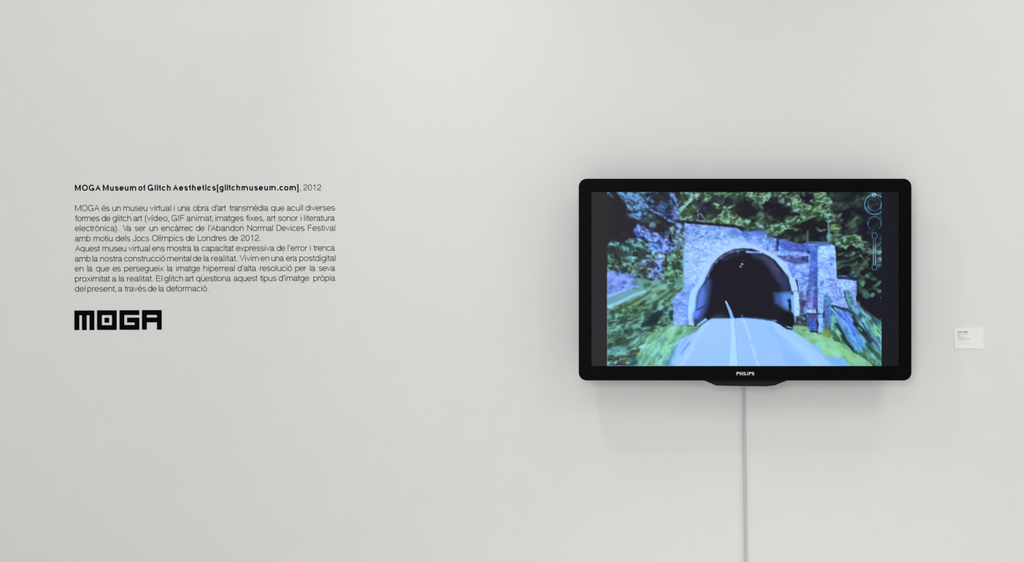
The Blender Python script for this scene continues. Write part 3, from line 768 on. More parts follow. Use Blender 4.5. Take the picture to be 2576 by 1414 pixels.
# bricks of the vault edge, left
line('A', [(1625, 1390), (1720, 1190), (1820, 1090), (1960, 1010), (2090, 975), (2200, 965)], 34, 40, (76, 86, 128), 2.0, 1.5, .9)
blobs('A', [(1700, 1200, 22, 14, -50), (1770, 1150, 22, 18, -40), (1860, 1090, 30, 20, -35), (2010, 1000, 36, 16, -15), (2110, 990, 30, 26, 0), (1640, 1370, 16, 30, 20)], (105, 118, 165), .8, .7)
line('A', [(1900, 1110), (2030, 1050), (2200, 1030)], 60, 20, (48, 52, 68), 4, 1, .8)
line('B', [(0, 960), (120, 950), (240, 985)], 30, 14, (52, 54, 80), 1.6, .5)
line('B', [(50, 992), (130, 1000), (300, 1005)], 34, 26, (142, 182, 238), 1.5, .5)
line('B', [(170, 1040), (320, 1100), (450, 1230), (580, 1414)], 70, 130, (62, 72, 104), 8, 2, .8)
line('D', [(600, -20), (660, 180)], 130, 110, (52, 62, 98), 9, 2, .7)
line('B', [(320, 1060), (440, 1150), (560, 1300)], 40, 50, (82, 94, 132), 6, 2, .6)
line('D', [(640, 0), (690, 120)], 130, 90, (50, 60, 100), 8, 0, .8)
poly('D', [(480, 225), (740, 212), (770, 300), (765, 520), (660, 500), (560, 430), (495, 390)], (62, 86, 148), 7, .5)
poly('D', [(600, 240), (745, 225), (765, 510), (690, 490), (620, 420)], (96, 136, 210), 8, .5)
blobs('D', [(722, 352, 30, 26, 0, (30, 32, 50)), (740, 370, 20, 40, 0, (34, 38, 60)), (735, 440, 24, 60, 0, (30, 32, 50)), (732, 500, 18, 30, 0, (40, 46, 66))], (0, 0, 0), .5, .95, .6)
blobs('D', [(700, 640, 80, 110, 0, (28, 26, 34)), (770, 700, 40, 60, 0, (28, 26, 34))], (0, 0, 0), .5, 1)
line('D', [(770, 30), (820, 190)], 96, 90, (168, 210, 252), 1.4, .4)
poly('D', [(788, 215), (875, 215), (888, 400), (888, 585), (830, 600), (800, 600), (790, 400)], (168, 216, 252), 1.3, .4)
line('D', [(765, 203), (875, 203)], 12, 12, (90, 110, 165), 1.0)
poly('D', [(740, 260), (790, 260), (795, 580), (765, 520), (755, 400)], (128, 170, 235), 2, .4)
line('D', [(815, 600), (818, 690)], 34, 24, (128, 158, 205), 1.2, .6)
# left jamb and lower masonry
fol('C', [(1250, 60), (1330, 20), (1400, 40), (1500, -40), (1480, 70), (1365, 200), (1340, 300), (1325, 480), (1330, 745), (1100, 745), (1078, 560), (1082, 320), (1250, 155)],
    [(108, 130, 205), (130, 155, 228), (145, 175, 240), (160, 195, 248)], 8, 6, 0, 1.6, .02, 1.4, 1, seed=151)
blobs('C', [(1210, 620, 60, 60, 0, (150, 175, 245)), (1190, 430, 60, 30, 0, (128, 150, 222)), (1270, 270, 30, 22, 0, (112, 130, 205)), (1330, 200, 40, 110, 35, (130, 160, 228)), (1250, 410, 18, 18, 0, (105, 125, 205)), (1180, 540, 60, 14, 0, (125, 145, 220)), (1130, 690, 40, 50, 0, (158, 190, 240)), (1340, 50, 60, 50, 0, (160, 190, 250))], (0, 0, 0), .8, .7)
line('C', [(1400, 90), (1290, 230)], 10, 10, (100, 115, 195), 1.2, 0, .7)
line('C', [(1470, 70), (1370, 190), (1345, 300), (1300, 520), (1300, 700)], 10, 26, (112, 135, 215), 1.4, .3, .7)
poly('C', [(1500, -30), (1600, -40), (1595, 20), (1560, 80), (1490, 190), (1455, 300), (1440, 520), (1418, 750), (1335, 738), (1318, 500), (1340, 300), (1370, 195), (1480, 70)], (166, 218, 248), 1.3, .5)
# blue depth behind the left jamb
line('C', [(1650, 40), (1620, 200), (1560, 450), (1480, 640)], 90, 170, (52, 62, 108), 8, 0, .8)
poly('C', [(1590, 60), (1620, 0), (1660, 60), (1640, 300), (1590, 500), (1520, 640), (1430, 720), (1445, 520), (1460, 300), (1500, 190)], (72, 94, 168), 9, 0, .7)
poly('C', [(1520, 150), (1575, 100), (1590, 250), (1560, 420), (1500, 560), (1440, 620), (1450, 400), (1470, 250)], (96, 126, 212), 7, 0, .8)
line('C', [(1450, 505), (1520, 470), (1620, 420)], 26, 12, (44, 56, 100), 1.8, .5)
blobs('C', [(1450, 560, 50, 60, 20, (92, 125, 235)), (1460, 680, 40, 30, 0, (45, 66, 95))], (0, 0, 0), .9, .85)
blobs('A', [(2173, 1188, 15, 15, 0, (150, 200, 235)), (2152, 1228, 13, 15, 0, (140, 190, 228)), (2190, 1130, 14, 10, 0, (70, 60, 85))], (0, 0, 0), .5, 1, 0)
blobs('B', [(40, 1110, 22, 8, -30, (62, 62, 88)), (-2, 1190, 6, 10, 0, (130, 175, 220))], (0, 0, 0), .8, .8, 0)
# --- quarter C: lower left, verge
GR = [(40, 60, 46), (60, 88, 64), (82, 122, 96), (102, 152, 130), (122, 180, 168)]
fol('C', [(40, 215), (250, 190), (420, 130), (600, 110), (760, 70), (900, 90), (1050, 60), (1250, 90), (1250, 155), (1082, 320), (1078, 560), (1095, 745), (1450, 760), (1560, 700), (1430, 860), (1180, 1000), (1100, 1388), (1090, 1400), (40, 1400)],
    GR, 15, 7, -25, 1.7, .04, 1.4, 2, seed=161)
fol('C', [(40, -90), (130, -120), (300, -60), (430, -40), (520, 30), (560, 120), (330, 190), (40, 260)], [(88, 98, 150), (118, 132, 200), (135, 152, 225), (142, 165, 230)], 12, 8, 10, 1.7, .02, 3, 3, seed=163)
blobs('C', [(310, 65, 36, 30, 0, (85, 98, 160)), (290, 140, 22, 22, 0, (88, 98, 170)), (240, 100, 36, 30, 0, (115, 128, 205)), (480, 60, 60, 40, 0, (85, 120, 130)), (640, 50, 80, 40, 0, (98, 150, 140)), (800, 60, 60, 40, 0, (118, 165, 175)), (940, 50, 50, 40, 0, (80, 98, 110)), (1070, 40, 40, 30, 0, (62, 82, 50)), (1180, 60, 60, 90, 0, (92, 140, 110)), (700, 100, 40, 30, 0, (70, 100, 50)), (1010, 125, 16, 22, 0, (62, 90, 66)), (930, 120, 80, 30, 0, (118, 168, 150)), (560, 140, 60, 30, 0, (110, 165, 170))], (0, 0, 0), .9, .85)
poly('C', [(40, 255), (330, 182), (700, 170), (640, 260), (300, 390), (40, 500)], (112, 158, 168), 2, 1)
line('C', [(40, 285), (200, 228), (340, 185)], 60, 34, (142, 172, 225), 1.4, .4)
line('C', [(47, 250), (200, 205)], 8, 8, (100, 135, 155), 1.0)
poly('C', [(40, 335), (350, 205), (500, 180), (570, 190), (480, 240), (40, 425)], (112, 150, 166), 1.4, .4)
line('C', [(40, 325), (300, 215), (460, 178)], 8, 6, (100, 140, 160), 1.0)
line('C', [(40, 465), (250, 370), (480, 255), (640, 205)], 50, 34, (136, 192, 200), 1.6, .8)
line('C', [(60, 530), (300, 430), (560, 290)], 40, 30, (92, 120, 92), 2.0, .8)
line('C', [(740, 212), (600, 300), (420, 400), (200, 510)], 34, 26, (72, 92, 30), 1.5, .8)
line('C', [(750, 235), (620, 325), (480, 410)], 12, 8, (150, 195, 110), 1.1)
line('C', [(700, 270), (520, 390), (330, 480)], 40, 60, (112, 155, 95), 3, 1, .8)
blobs('C', [(860, 165, 130, 30, -8, (130, 178, 130)), (800, 210, 100, 26, -20, (105, 150, 90))], (0, 0, 0), .9, .85)
line('C', [(1000, 200), (820, 330), (690, 400)], 60, 60, (105, 155, 105), 2.5, 1, .8)
line('C', [(1090, 190), (1000, 240), (860, 340), (720, 400)], 30, 22, (76, 98, 44), 1.5, .8)
line('C', [(1120, 210), (960, 340)], 20, 26, (100, 145, 90), 1.5, .8)
line('C', [(1215, 160), (1130, 220), (1040, 310)], 20, 26, (64, 92, 46), 1.5, .6)
blobs('C', [(510, 440, 40, 30, -20, (72, 98, 42)), (640, 490, 70, 40, 0, (62, 86, 52)), (600, 450, 110, 30, -10, (105, 148, 90)), (820, 420, 80, 30, -30, (52, 72, 56)), (700, 420, 60, 40, 30, (105, 160, 140)), (880, 390, 30, 40, 10, (108, 155, 120)), (210, 560, 50, 26, 0, (108, 160, 130)), (130, 590, 34, 80, 0, (62, 92, 64)), (60, 600, 40, 60, 0, (84, 128, 130)), (350, 550, 120, 40, 10, (78, 112, 56)), (520, 580, 80, 60, 0, (72, 100, 70)), (320, 680, 90, 22, -8, (56, 86, 60)), (110, 700, 80, 16, -10, (48, 72, 66)), (520, 670, 70, 18, -10, (62, 90, 64)), (420, 640, 60, 24, 0, (98, 140, 110)), (150, 780, 130, 40, -10, (105, 165, 128)), (430, 740, 90, 30, -10, (118, 175, 170)), (420, 830, 60, 26, 15, (52, 80, 52)), (610, 820, 40, 24, -20, (58, 82, 62)), (930, 640, 60, 60, 0, (76, 108, 82)), (1000, 400, 60, 60, 0, (88, 132, 112)), (1010, 520, 60, 40, -30, (102, 150, 165)), (990, 650, 50, 70, 0, (98, 145, 110))], (0, 0, 0), .9, .85)
poly('C', [(555, 760), (640, 680), (720, 610), (740, 550), (830, 520), (930, 500), (930, 560), (860, 660), (830, 730), (740, 760), (640, 780)], (40, 56, 66), 3, 2.5)
poly('C', [(720, 600), (860, 550), (820, 720), (700, 740)], (34, 46, 62), 4, 2)
line('C', [(1060, 530), (1050, 590), (1060, 650)], 70, 40, (48, 66, 76), 2.5, 2)
line('C', [(890, 730), (960, 735), (1010, 790)], 30, 20, (66, 96, 58), 2, 1)
line('C', [(660, 780), (560, 880), (480, 960)], 60, 40, (108, 150, 165), 4, 1, .6)
fol('C', [(880, 760), (1100, 740), (1450, 760), (1560, 720), (1500, 800), (1380, 850), (1180, 960), (1080, 1388), (520, 1388), (480, 1080), (620, 900)],
    [(86, 130, 92), (108, 158, 108), (122, 182, 130), (132, 200, 160)], 22, 9, -50, 1.5, .03, 4, 2, seed=165)
blobs('C', [(1130, 920, 50, 80, 30, (95, 162, 90)), (1190, 850, 50, 30, -40, (88, 128, 52)), (1300, 790, 170, 26, -4, (118, 162, 120)), (1420, 800, 70, 18, -15, (108, 130, 84)), (880, 960, 90, 50, -30, (98, 142, 118)), (780, 900, 80, 30, -50, (112, 150, 95)), (860, 980, 50, 30, -20, (88, 132, 108)), (600, 1090, 110, 40, -20, (128, 198, 195)), (820, 1100, 80, 80, -40, (135, 210, 180)), (960, 1100, 60, 110, 20, (130, 200, 140)), (700, 1280, 80, 70, 0, (105, 155, 105)), (840, 1220, 60, 60, 0, (112, 175, 150)), (740, 1350, 40, 60, 20, (118, 145, 80)), (900, 1320, 60, 60, 0, (122, 190, 190)), (880, 1230, 40, 40, 0, (95, 145, 140)), (600, 1300, 60, 80, 0, (105, 165, 140))], (0, 0, 0), 1.0, .8)
line('C', [(1560, 700), (1490, 790), (1430, 860)], 20, 16, (76, 100, 76), 2, .5)
line('C', [(1600, 650), (1500, 720), (1470, 740)], 40, 20, (150, 200, 240), 2, .5)
blobs('C', [(190, 975, 50, 36, 0, (50, 76, 46)), (110, 950, 80, 50, 0, (76, 112, 66)), (250, 910, 110, 26, -12, (66, 96, 58)), (420, 960, 120, 26, -25, (56, 80, 60)), (300, 1040, 160, 26, -10, (54, 76, 50)), (380, 1090, 70, 40, -10, (48, 66, 34)), (90, 1050, 60, 30, 0, (40, 60, 56)), (180, 860, 110, 30, -12, (98, 152, 118)), (470, 900, 60, 24, -30, (98, 140, 130)), (200, 1130, 200, 50, -12, (98, 150, 160)), (430, 1040, 40, 24, 0, (98, 140, 110)), (340, 1180, 110, 30, -30, (105, 150, 130)), (150, 1270, 130, 30, -10, (62, 82, 46)), (90, 1290, 50, 16, 0, (38, 52, 34)), (240, 1240, 80, 20, -20, (80, 120, 110)), (130, 1310, 60, 20, -20, (98, 135, 90))], (0, 0, 0), .9, .85)
line('C', [(535, 1145), (460, 1180), (330, 1290), (260, 1350)], 60, 26, (80, 86, 48), 2, 1)
blobs('C', [(450, 1250, 80, 60, -40, (66, 100, 96)), (460, 1340, 80, 60, 0, (60, 104, 115)), (340, 1380, 80, 20, 0, (52, 62, 50)), (180, 1365, 70, 22, -20, (48, 46, 72)), (210, 1320, 90, 20, -35, (128, 142, 190)), (90, 1360, 50, 30, -30, (110, 150, 175)), (240, 1385, 20, 16, 0, (125, 135, 215))], (0, 0, 0), .9, .9)
fol('C', [(1190, 960), (1300, 900), (1440, 840), (1400, 960), (1250, 1200), (1120, 1400), (960, 1400), (1060, 1200), (1110, 1060)],
    [(95, 148, 170), (118, 170, 215), (140, 190, 240), (152, 200, 248)], 18, 7, -58, 1.6, .05, 2.5, 1.5, seed=167)
blobs('C', [(1060, 1210, 60, 90, 30, (98, 158, 180)), (1000, 1340, 60, 60, 20, (80, 130, 155)), (1090, 1120, 40, 50, 30, (98, 165, 165)), (1040, 1290, 30, 50, 40, (98, 155, 195))], (0, 0, 0), 1, .8)
grain('C', [(1250, 150), (1480, 90), (1320, 300), (1320, 740), (1090, 740), (1085, 320)], .09, 4.5, 3, 0, 309, 1.5, .04)
grain('C', [(40, 430), (700, 380), (1080, 320), (1090, 740), (700, 900), (480, 1388), (40, 1388)], .12, 9, 4.4, -25, 311, 3, .22, desat=.0)
grain('C', [(880, 760), (1450, 760), (1180, 960), (1080, 1388), (480, 1388), (600, 920)], .08, 12, 3.4, -52, 315, 3, .03)
line('D', [(800, 850), (980, 980), (1110, 1100), (1260, 1230), (1420, 1400)], 90, 110, (128, 180, 225), 4, 1)
for pts, w, c in (([(960, 880), (800, 1010), (560, 1130)], 34, (128, 206, 178)), ([(1080, 900), (960, 1080), (900, 1300)], 40, (134, 212, 158)), ([(860, 1120), (720, 1250), (640, 1388)], 40, (126, 202, 180)),
                  ([(700, 860), (520, 960), (420, 1010)], 22, (118, 178, 168)), ([(360, 780), (180, 830), (60, 850)], 24, (112, 178, 140)), ([(640, 930), (480, 1060), (240, 1120)], 26, (112, 168, 160)), ([(1000, 1180), (900, 1388)], 30, (96, 150, 132))):
    line('C', pts, w, w * .7, c, 3, 3, .6)
# --- road
poly('C', [(1430, 860), (1560, 720), (1690, 636), (2060, 628), ('D', 0, 622), ('D', 300, 650), ('D', 490, 685), ('D', 620, 760), ('D', 780, 830), ('D', 960, 960), ('D', 1100, 1080), ('D', 1240, 1200), ('D', 1340, 1300), ('D', 1420, 1400), (1080, 1400), (1140, 1210), (1190, 1000), (1300, 930)], (152, 194, 250), 1.5, .6)
line('C', [(1640, 690), (1500, 880), (1400, 1050)], 50, 80, (165, 212, 248), 3, .4, .9)
line('C', [(1480, 900), (1420, 1050), (1250, 1300), (1180, 1400)], 60, 70, (158, 202, 250), 4, .4, .8)
line('C', [(1400, 900), (1200, 1000), (1130, 1220)], 50, 40, (150, 190, 248), 3, 1, .8)
line('C', [(1345, 1020), (1280, 1090), (1215, 1190)], 30, 24, (112, 132, 205), 2.2, .6, .9)
line('C', [(1300, 960), (1200, 1100)], 26, 24, (128, 155, 225), 3, .6, .7)
line('C', [(1400, 1110), (1280, 1270), (1220, 1388)], 60, 60, (170, 208, 250), 2.5, .4, .8)
blobs('C', [(1750, 900, 160, 260, 20, (158, 198, 250)), (1800, 1250, 300, 160, 0, (148, 196, 252)), (1450, 1320, 120, 60, -30, (150, 192, 252))], (0, 0, 0), 1.2, .6)
blobs('D', [(200, 900, 220, 200, 20, (146, 188, 252)), (150, 1300, 260, 160, 0, (146, 190, 252)), (560, 1000, 120, 300, -30, (140, 182, 250)), (760, 1300, 200, 130, 10, (134, 178, 252))], (0, 0, 0), 1.2, .7)
line('D', [(490, 700), (560, 820), (760, 960), (1000, 1180), (1180, 1388)], 70, 170, (160, 208, 250), 5, .5, .85)
line('D', [(330, 800), (480, 980), (560, 1150), (640, 1388)], 50, 80, (156, 198, 248), 6, .5, .6)
line('D', [(800, 900), (1000, 1050), (1280, 1340)], 60, 60, (152, 200, 250), 3, .5, .8)
poly('D', [(500, 725), (570, 722), (590, 745), (510, 748)], (162, 206, 245), 1.6, .4)
line('D', [(0, 655), (30, 720), (80, 880), (110, 970)], 34, 40, (170, 212, 252), 2.0)
line('D', [(125, 1050), (150, 1130), (185, 1230)], 44, 46, (168, 212, 250), 2.2)
line('D', [(200, 1290), (225, 1350), (245, 1400)], 36, 50, (172, 218, 252), 2.4)
line('D', [(0, 618), (300, 640), (480, 678)], 12, 12, (96, 110, 200), 1.6, .3, .7)
soften(.85)
poly('C', [(1990, 636), (2055, 630), (2075, 900), (2095, 1160), (2112, 1400), (1968, 1400), (1990, 1080), (1996, 800)], (170, 220, 253), .9)
line('C', [(2060, 640), (2078, 900), (2098, 1160), (2114, 1400)], 6, 6, (108, 135, 205), .7, 0, .8)
line('C', [(1998, 800), (1988, 1080), (1968, 1400)], 5, 5, (128, 160, 220), .7, 0, .7)
poly('C', [(1906, 365), (1922, 355), (1940, 375), (1975, 440), (2010, 510), (2054, 636), (1994, 636), (1975, 560), (1945, 470)], (132, 168, 225), .9)
line('C', [(1920, 362), (1945, 410)], 18, 18, (158, 205, 245), .9)
blobs('C', [(2175, 600, 14, 30, 0, (96, 112, 190)), (2190, 660, 20, 30, 30, (172, 215, 250))], (0, 0, 0), .9, .8)
# kerb and dark foot of the arch
line('D', [(640, 740), (700, 790), (790, 800)], 50, 26, (42, 48, 66), 1.8, .8)
line('D', [(690, 765), (760, 785)], 20, 16, (112, 165, 185), 1.4, .6)
poly('D', [(470, 683), (620, 700), (670, 775), (600, 740)], DK, 1.4, .5)
# --- quarter D: right of the tunnel
fol('D', [(840, -20), (1035, -20), (1035, 200), (880, 215), (860, 100)], [(98, 112, 185), (132, 155, 230), (150, 180, 245)], 8, 7, 0, 1.7, .05, 1.4, 1, seed=171)
poly('D', [(1030, -20), (1172, -20), (1172, 180), (1150, 560), (985, 560), (1000, 200)], (82, 100, 165), 1.6, 1)
fol('D', [(880, 180), (1010, 200), (1000, 560), (900, 590)], [(56, 60, 98), (88, 94, 145), (118, 130, 190), (138, 155, 225)], 6, 9, 0, 2.0, 0, 1.4, 1.5, seed=173)
blobs('D', [(975, 165, 70, 24, 0, (128, 160, 225)), (960, 240, 40, 50, 0, (128, 145, 215)), (910, 270, 30, 30, 0, (72, 78, 118)), (1020, 230, 22, 60, 0, (72, 84, 135)), (1090, 150, 30, 40, 0, (120, 140, 215)), (1070, 250, 40, 60, 0, (120, 130, 205)), (1150, 230, 36, 50, 0, (62, 86, 148)), (1140, 60, 30, 80, 0, (66, 84, 155)), (945, 400, 40, 60, 0, (52, 56, 88)), (930, 500, 26, 60, 0, (62, 70, 110)), (1060, 420, 50, 60, 0, (148, 148, 220)), (1140, 390, 40, 90, 0, (88, 78, 150)), (1040, 340, 50, 40, 0, (118, 108, 175)), (900, 350, 26, 40, 0, (88, 98, 150))], (0, 0, 0), .8, .85)
poly('D', [(985, 490), (1140, 488), (1145, 548), (985, 548)], (162, 192, 245), 1.8, .6)
line('D', [(995, 552), (1150, 556)], 12, 12, (60, 62, 110), 1.2, .5)
fol('D', [(1172, -20), (1370, -20), (1380, 270), (1370, 850), (1240, 870), (1172, 560)], [(112, 142, 215), (135, 170, 242), (152, 192, 250)], 8, 8, 0, 1.6, .05, 1.3, .8, seed=175)
fol('D', [(1365, -20), (1500, 0), (1640, 20), (1790, 40), (1800, 250), (1770, 300), (1800, 420), (1640, 470), (1380, 430)], [(112, 118, 190), (132, 145, 218), (145, 165, 232), (152, 182, 240)], 9, 6, 15, 1.7, .02, 1.6, 1, seed=177)
blobs('D', [(1620, 100, 90, 90, 0, (162, 208, 242)), (1560, 60, 60, 50, 0, (158, 198, 240)), (1440, 80, 60, 60, 0, (145, 158, 228)), (1750, 200, 50, 60, 0, (142, 152, 212)), (1560, 220, 90, 30, 0, (138, 155, 225)), (1600, 370, 90, 50, 10, (142, 165, 230)), (1480, 380, 70, 50, 20, (150, 178, 240)), (1480, 330, 26, 20, 0, (105, 112, 185)), (1560, 300, 80, 10, 5, (108, 115, 195)), (1225, 100, 22, 22, 0, (92, 112, 190)), (1250, 80, 14, 22, 0, (88, 108, 185)), (1300, 140, 60, 8, 0, (105, 130, 210)), (1240, 200, 60, 40, 0, (150, 195, 248)), (1390, 20, 60, 12, 10, (110, 125, 200))], (0, 0, 0), .9, .8)
line('D', [(1500, -6), (1640, 8), (1790, 30)], 26, 18, (44, 50, 100), 1.6, .6)
poly('D', [(1270, 290), (1340, 265), (1378, 300), (1385, 440), (1385, 850), (1260, 830), (1255, 560), (1260, 420)], (82, 116, 170), 2.2, 1.2)
blobs('D', [(1330, 330, 50, 60, 0, (86, 132, 172)), (1320, 620, 50, 120, 0, (70, 104, 175)), (1330, 780, 50, 80, 0, (70, 110, 120)), (1268, 570, 18, 60, 0, (36, 44, 80)), (1240, 460, 30, 60, 0, (140, 172, 240)), (1205, 440, 24, 90, 0, (145, 185, 245)), (1210, 560, 60, 12, 0, (66, 80, 135)), (1365, 500, 20, 80, 0, (98, 130, 205))], (0, 0, 0), .8, .85)
fol('D', [(985, 565), (1170, 580), (1172, 830), (1030, 830), (990, 700)], [(50, 56, 100), (58, 78, 160), (72, 104, 190), (88, 112, 190)], 9, 8, 30, 1.6, 0, 1.8, 1.5, seed=179)
blobs('D', [(1080, 610, 70, 40, 0, (82, 80, 125)), (1080, 720, 70, 60, 0, (60, 86, 178)), (1155, 680, 18, 40, 0, (44, 48, 90)), (1155, 780, 14, 40, 0, (56, 70, 130))], (0, 0, 0), .9, .8)
poly('D', [(1172, 580), (1240, 585), (1255, 680), (1235, 800), (1250, 855), (1190, 860), (1175, 820), (1195, 740), (1178, 660)], (146, 188, 245), 1.6, 1)
fol('D', [(835, 600), (940, 595), (1000, 680), (1000, 770), (850, 740), (830, 680)], [(40, 48, 50), (58, 72, 76), (84, 88, 118)], 7, 6, 0, 1.7, 0, 2, 1.5, seed=181)
blobs('D', [(930, 660, 70, 40, 0, (42, 52, 54)), (880, 700, 36, 36, 0, (104, 96, 130)), (890, 605, 50, 12, 0, (95, 130, 130)), (950, 630, 30, 30, 0, (88, 120, 160))], (0, 0, 0), .9, .8)
# slope and trunk at the right
fol('D', [(1385, 440), (1640, 480), (1800, 420), (2000, 560), (2185, 680), (2185, 1400), (1600, 1400), (1400, 960)],
    [(40, 66, 62), (60, 98, 84), (82, 132, 116), (98, 156, 160), (110, 172, 190)], 26, 7, 58, 1.7, .03, 2.5, 2, seed=183)
poly('D', [(1385, 500), (1450, 470), (1620, 500), (1700, 560), (1740, 700), (1820, 880), (1960, 1080), (1990, 1160), (1860, 1180), (1740, 1120), (1620, 950), (1480, 680)], (92, 138, 205), 3, 1.2)
line('D', [(1600, 570), (1680, 700), (1760, 880)], 110, 70, (98, 126, 238), 5, 1, .95)
line('D', [(1700, 580), (1740, 660)], 44, 44, (125, 165, 230), 3, .6, .9)
line('D', [(1540, 680), (1620, 790)], 40, 40, (118, 165, 220), 4, .6, .7)
line('D', [(1640, 900), (1760, 1040), (1880, 1120)], 110, 110, (95, 158, 205), 5, 1, .9)
line('D', [(1500, 720), (1600, 900), (1720, 1080)], 30, 60, (84, 125, 165), 4, 1, .8)
line('D', [(1395, 428), (1480, 450), (1590, 492), (1660, 505), (1720, 545)], 30, 50, (48, 62, 92), 1.8, .8)
line('D', [(1395, 450), (1450, 520), (1540, 605)], 14, 8, (38, 52, 92), 1.1, .3)
line('D', [(1390, 470), (1450, 545), (1490, 570)], 16, 6, (150, 198, 240), 1.1, .3)
line('D', [(1400, 520), (1450, 590)], 18, 12, (60, 78, 140), 1.3, .4)
poly('D', [(1385, 600), (1440, 610), (1480, 720), (1540, 880), (1560, 960), (1460, 880), (1395, 740)], (105, 165, 140), 3, 1)
line('D', [(1470, 720), (1560, 860), (1620, 980), (1740, 1160)], 50, 40, (40, 66, 50), 2.4, 1)
line('D', [(1560, 900), (1640, 1040), (1720, 1120)], 40, 26, (34, 54, 46), 2.2, 1)
line('D', [(1740, 600), (1780, 720), (1840, 800), (1920, 900), (2000, 1000)], 60, 70, (42, 60, 72), 3, 1.5)
line('D', [(1760, 720), (1850, 800), (1930, 880)], 60, 60, (32, 44, 48), 3, 1.5)
line('D', [(1820, 780), (1870, 830)], 40, 26, (98, 140, 160), 2.4, 1, .8)
poly('D', [(1600, 190), (1680, 180), (1720, 300), (1800, 430), (1960, 560), (2080, 720), (2185, 980), (2185, 1180), (2040, 960), (1920, 800), (1800, 640), (1680, 470), (1610, 330)], (98, 146, 168), 2.4, 1)
line('D', [(1600, 195), (1608, 310), (1660, 430), (1740, 540), (1820, 660)], 16, 20, (62, 88, 118), 1.5, .4)
line('D', [(1650, 220), (1700, 340), (1780, 460), (1880, 600)], 14, 16, (72, 104, 115), 1.6, .4)
line('D', [(1760, 430), (1900, 560), (2000, 640)], 40, 46, (112, 168, 190), 3, .8, .9)
line('D', [(1850, 600), (1960, 740), (2010, 790)], 46, 50, (115, 175, 185), 3, .8, .9)
blobs('D', [(1850, 590, 30, 40, -30, (56, 84, 90)), (1990, 690, 60, 40, 40, (72, 118, 88)), (1930, 610, 60, 22, 40, (88, 132, 125))], (0, 0, 0), .9, .8)
line('D', [(1880, 700), (1960, 850), (2080, 1040), (2180, 1180)], 22, 26, (50, 72, 92), 1.8, .6)
line('D', [(1960, 800), (2060, 960), (2150, 1090)], 16, 18, (62, 90, 115), 1.6, .6)
line('D', [(2000, 780), (2090, 900), (2180, 1040)], 60, 60, (98, 150, 185), 3.4, .6, .8)
poly('D', [(1990, 740), (2120, 770), (2190, 800), (2190, 970), (2120, 940), (2040, 850)], (106, 176, 115), 4, 1.5)
line('D', [(2090, 830), (2185, 930)], 40, 40, (118, 198, 130), 3.5, 1, .8)
line('D', [(1960, 1040), (2040, 1140), (2160, 1260)], 50, 50, (52, 84, 64), 3, 1.2)
line('D', [(1980, 1080), (2060, 1140)], 34, 24, (44, 70, 66), 2.6, 1)
line('D', [(2040, 1020), (2180, 1190)], 30, 30, (98, 160, 185), 3, 1, .8)
blobs('D', [(2040, 1220, 70, 40, 45, (95, 160, 165)), (1930, 1150, 60, 60, 45, (84, 138, 88)), (1990, 1280, 90, 40, 45, (92, 150, 78)), (2110, 1330, 90, 60, 45, (84, 140, 110)), (1850, 1230, 60, 50, 30, (82, 130, 62)), (2150, 1210, 30, 60, 0, (76, 124, 105))], (0, 0, 0), 1, .8)
grain('D', [(1385, 440), (1800, 420), (2185, 680), (2185, 1400), (1600, 1400), (1400, 960)], .14, 14, 3.2, 56, 317, 3, .08)
grain('D', [(840, -20), (1800, -20), (1800, 430), (1380, 440), (1380, 840), (840, 740)], .10, 4, 4, 0, 319, 1.5, .06)
# dark hollow and leaves, far right
poly('D', [(1800, 30), (2190, -10), (2190, 690), (2080, 600), (1960, 530), (1860, 430), (1790, 360), (1790, 260)], (30, 29, 40), 3, 2)
for u, v, ru, rv, an, c in ((1870, 60, 60, 60, 0, (58, 98, 66)), (1880, 90, 30, 50, 20, (88, 142, 105)), (1900, 200, 70, 40, 10, (58, 96, 74)), (1940, 260, 60, 50, 20, (68, 112, 88)), (2040, 260, 40, 40, 0, (88, 132, 132)), (2080, 120, 50, 30, -20, (50, 84, 52)), (2130, 80, 60, 30, -45, (66, 118, 86)), (2100, 180, 60, 24, 20, (52, 88, 56)), (2150, 200, 40, 26, 0, (76, 124, 108)), (2060, 10, 50, 22, 0, (55, 88, 70)), (1840, 150, 30, 50, 0, (46, 76, 56)), (2180, 300, 16, 22, 0, (52, 76, 96)), (2000, 170, 50, 16, -20, (42, 66, 46)), (2170, 370, 20, 10, 0, (40, 66, 60))):
    blob('D', u, v, ru, rv, an, c, .8, .9, 2.5)
line('D', [(1850, 440), (1980, 560), (2140, 690)], 30, 50, (50, 76, 92), 5, 1, .7)
line('D', [(1810, 400), (1830, 440)], 60, 30, (112, 130, 205), 4, 1, .8)
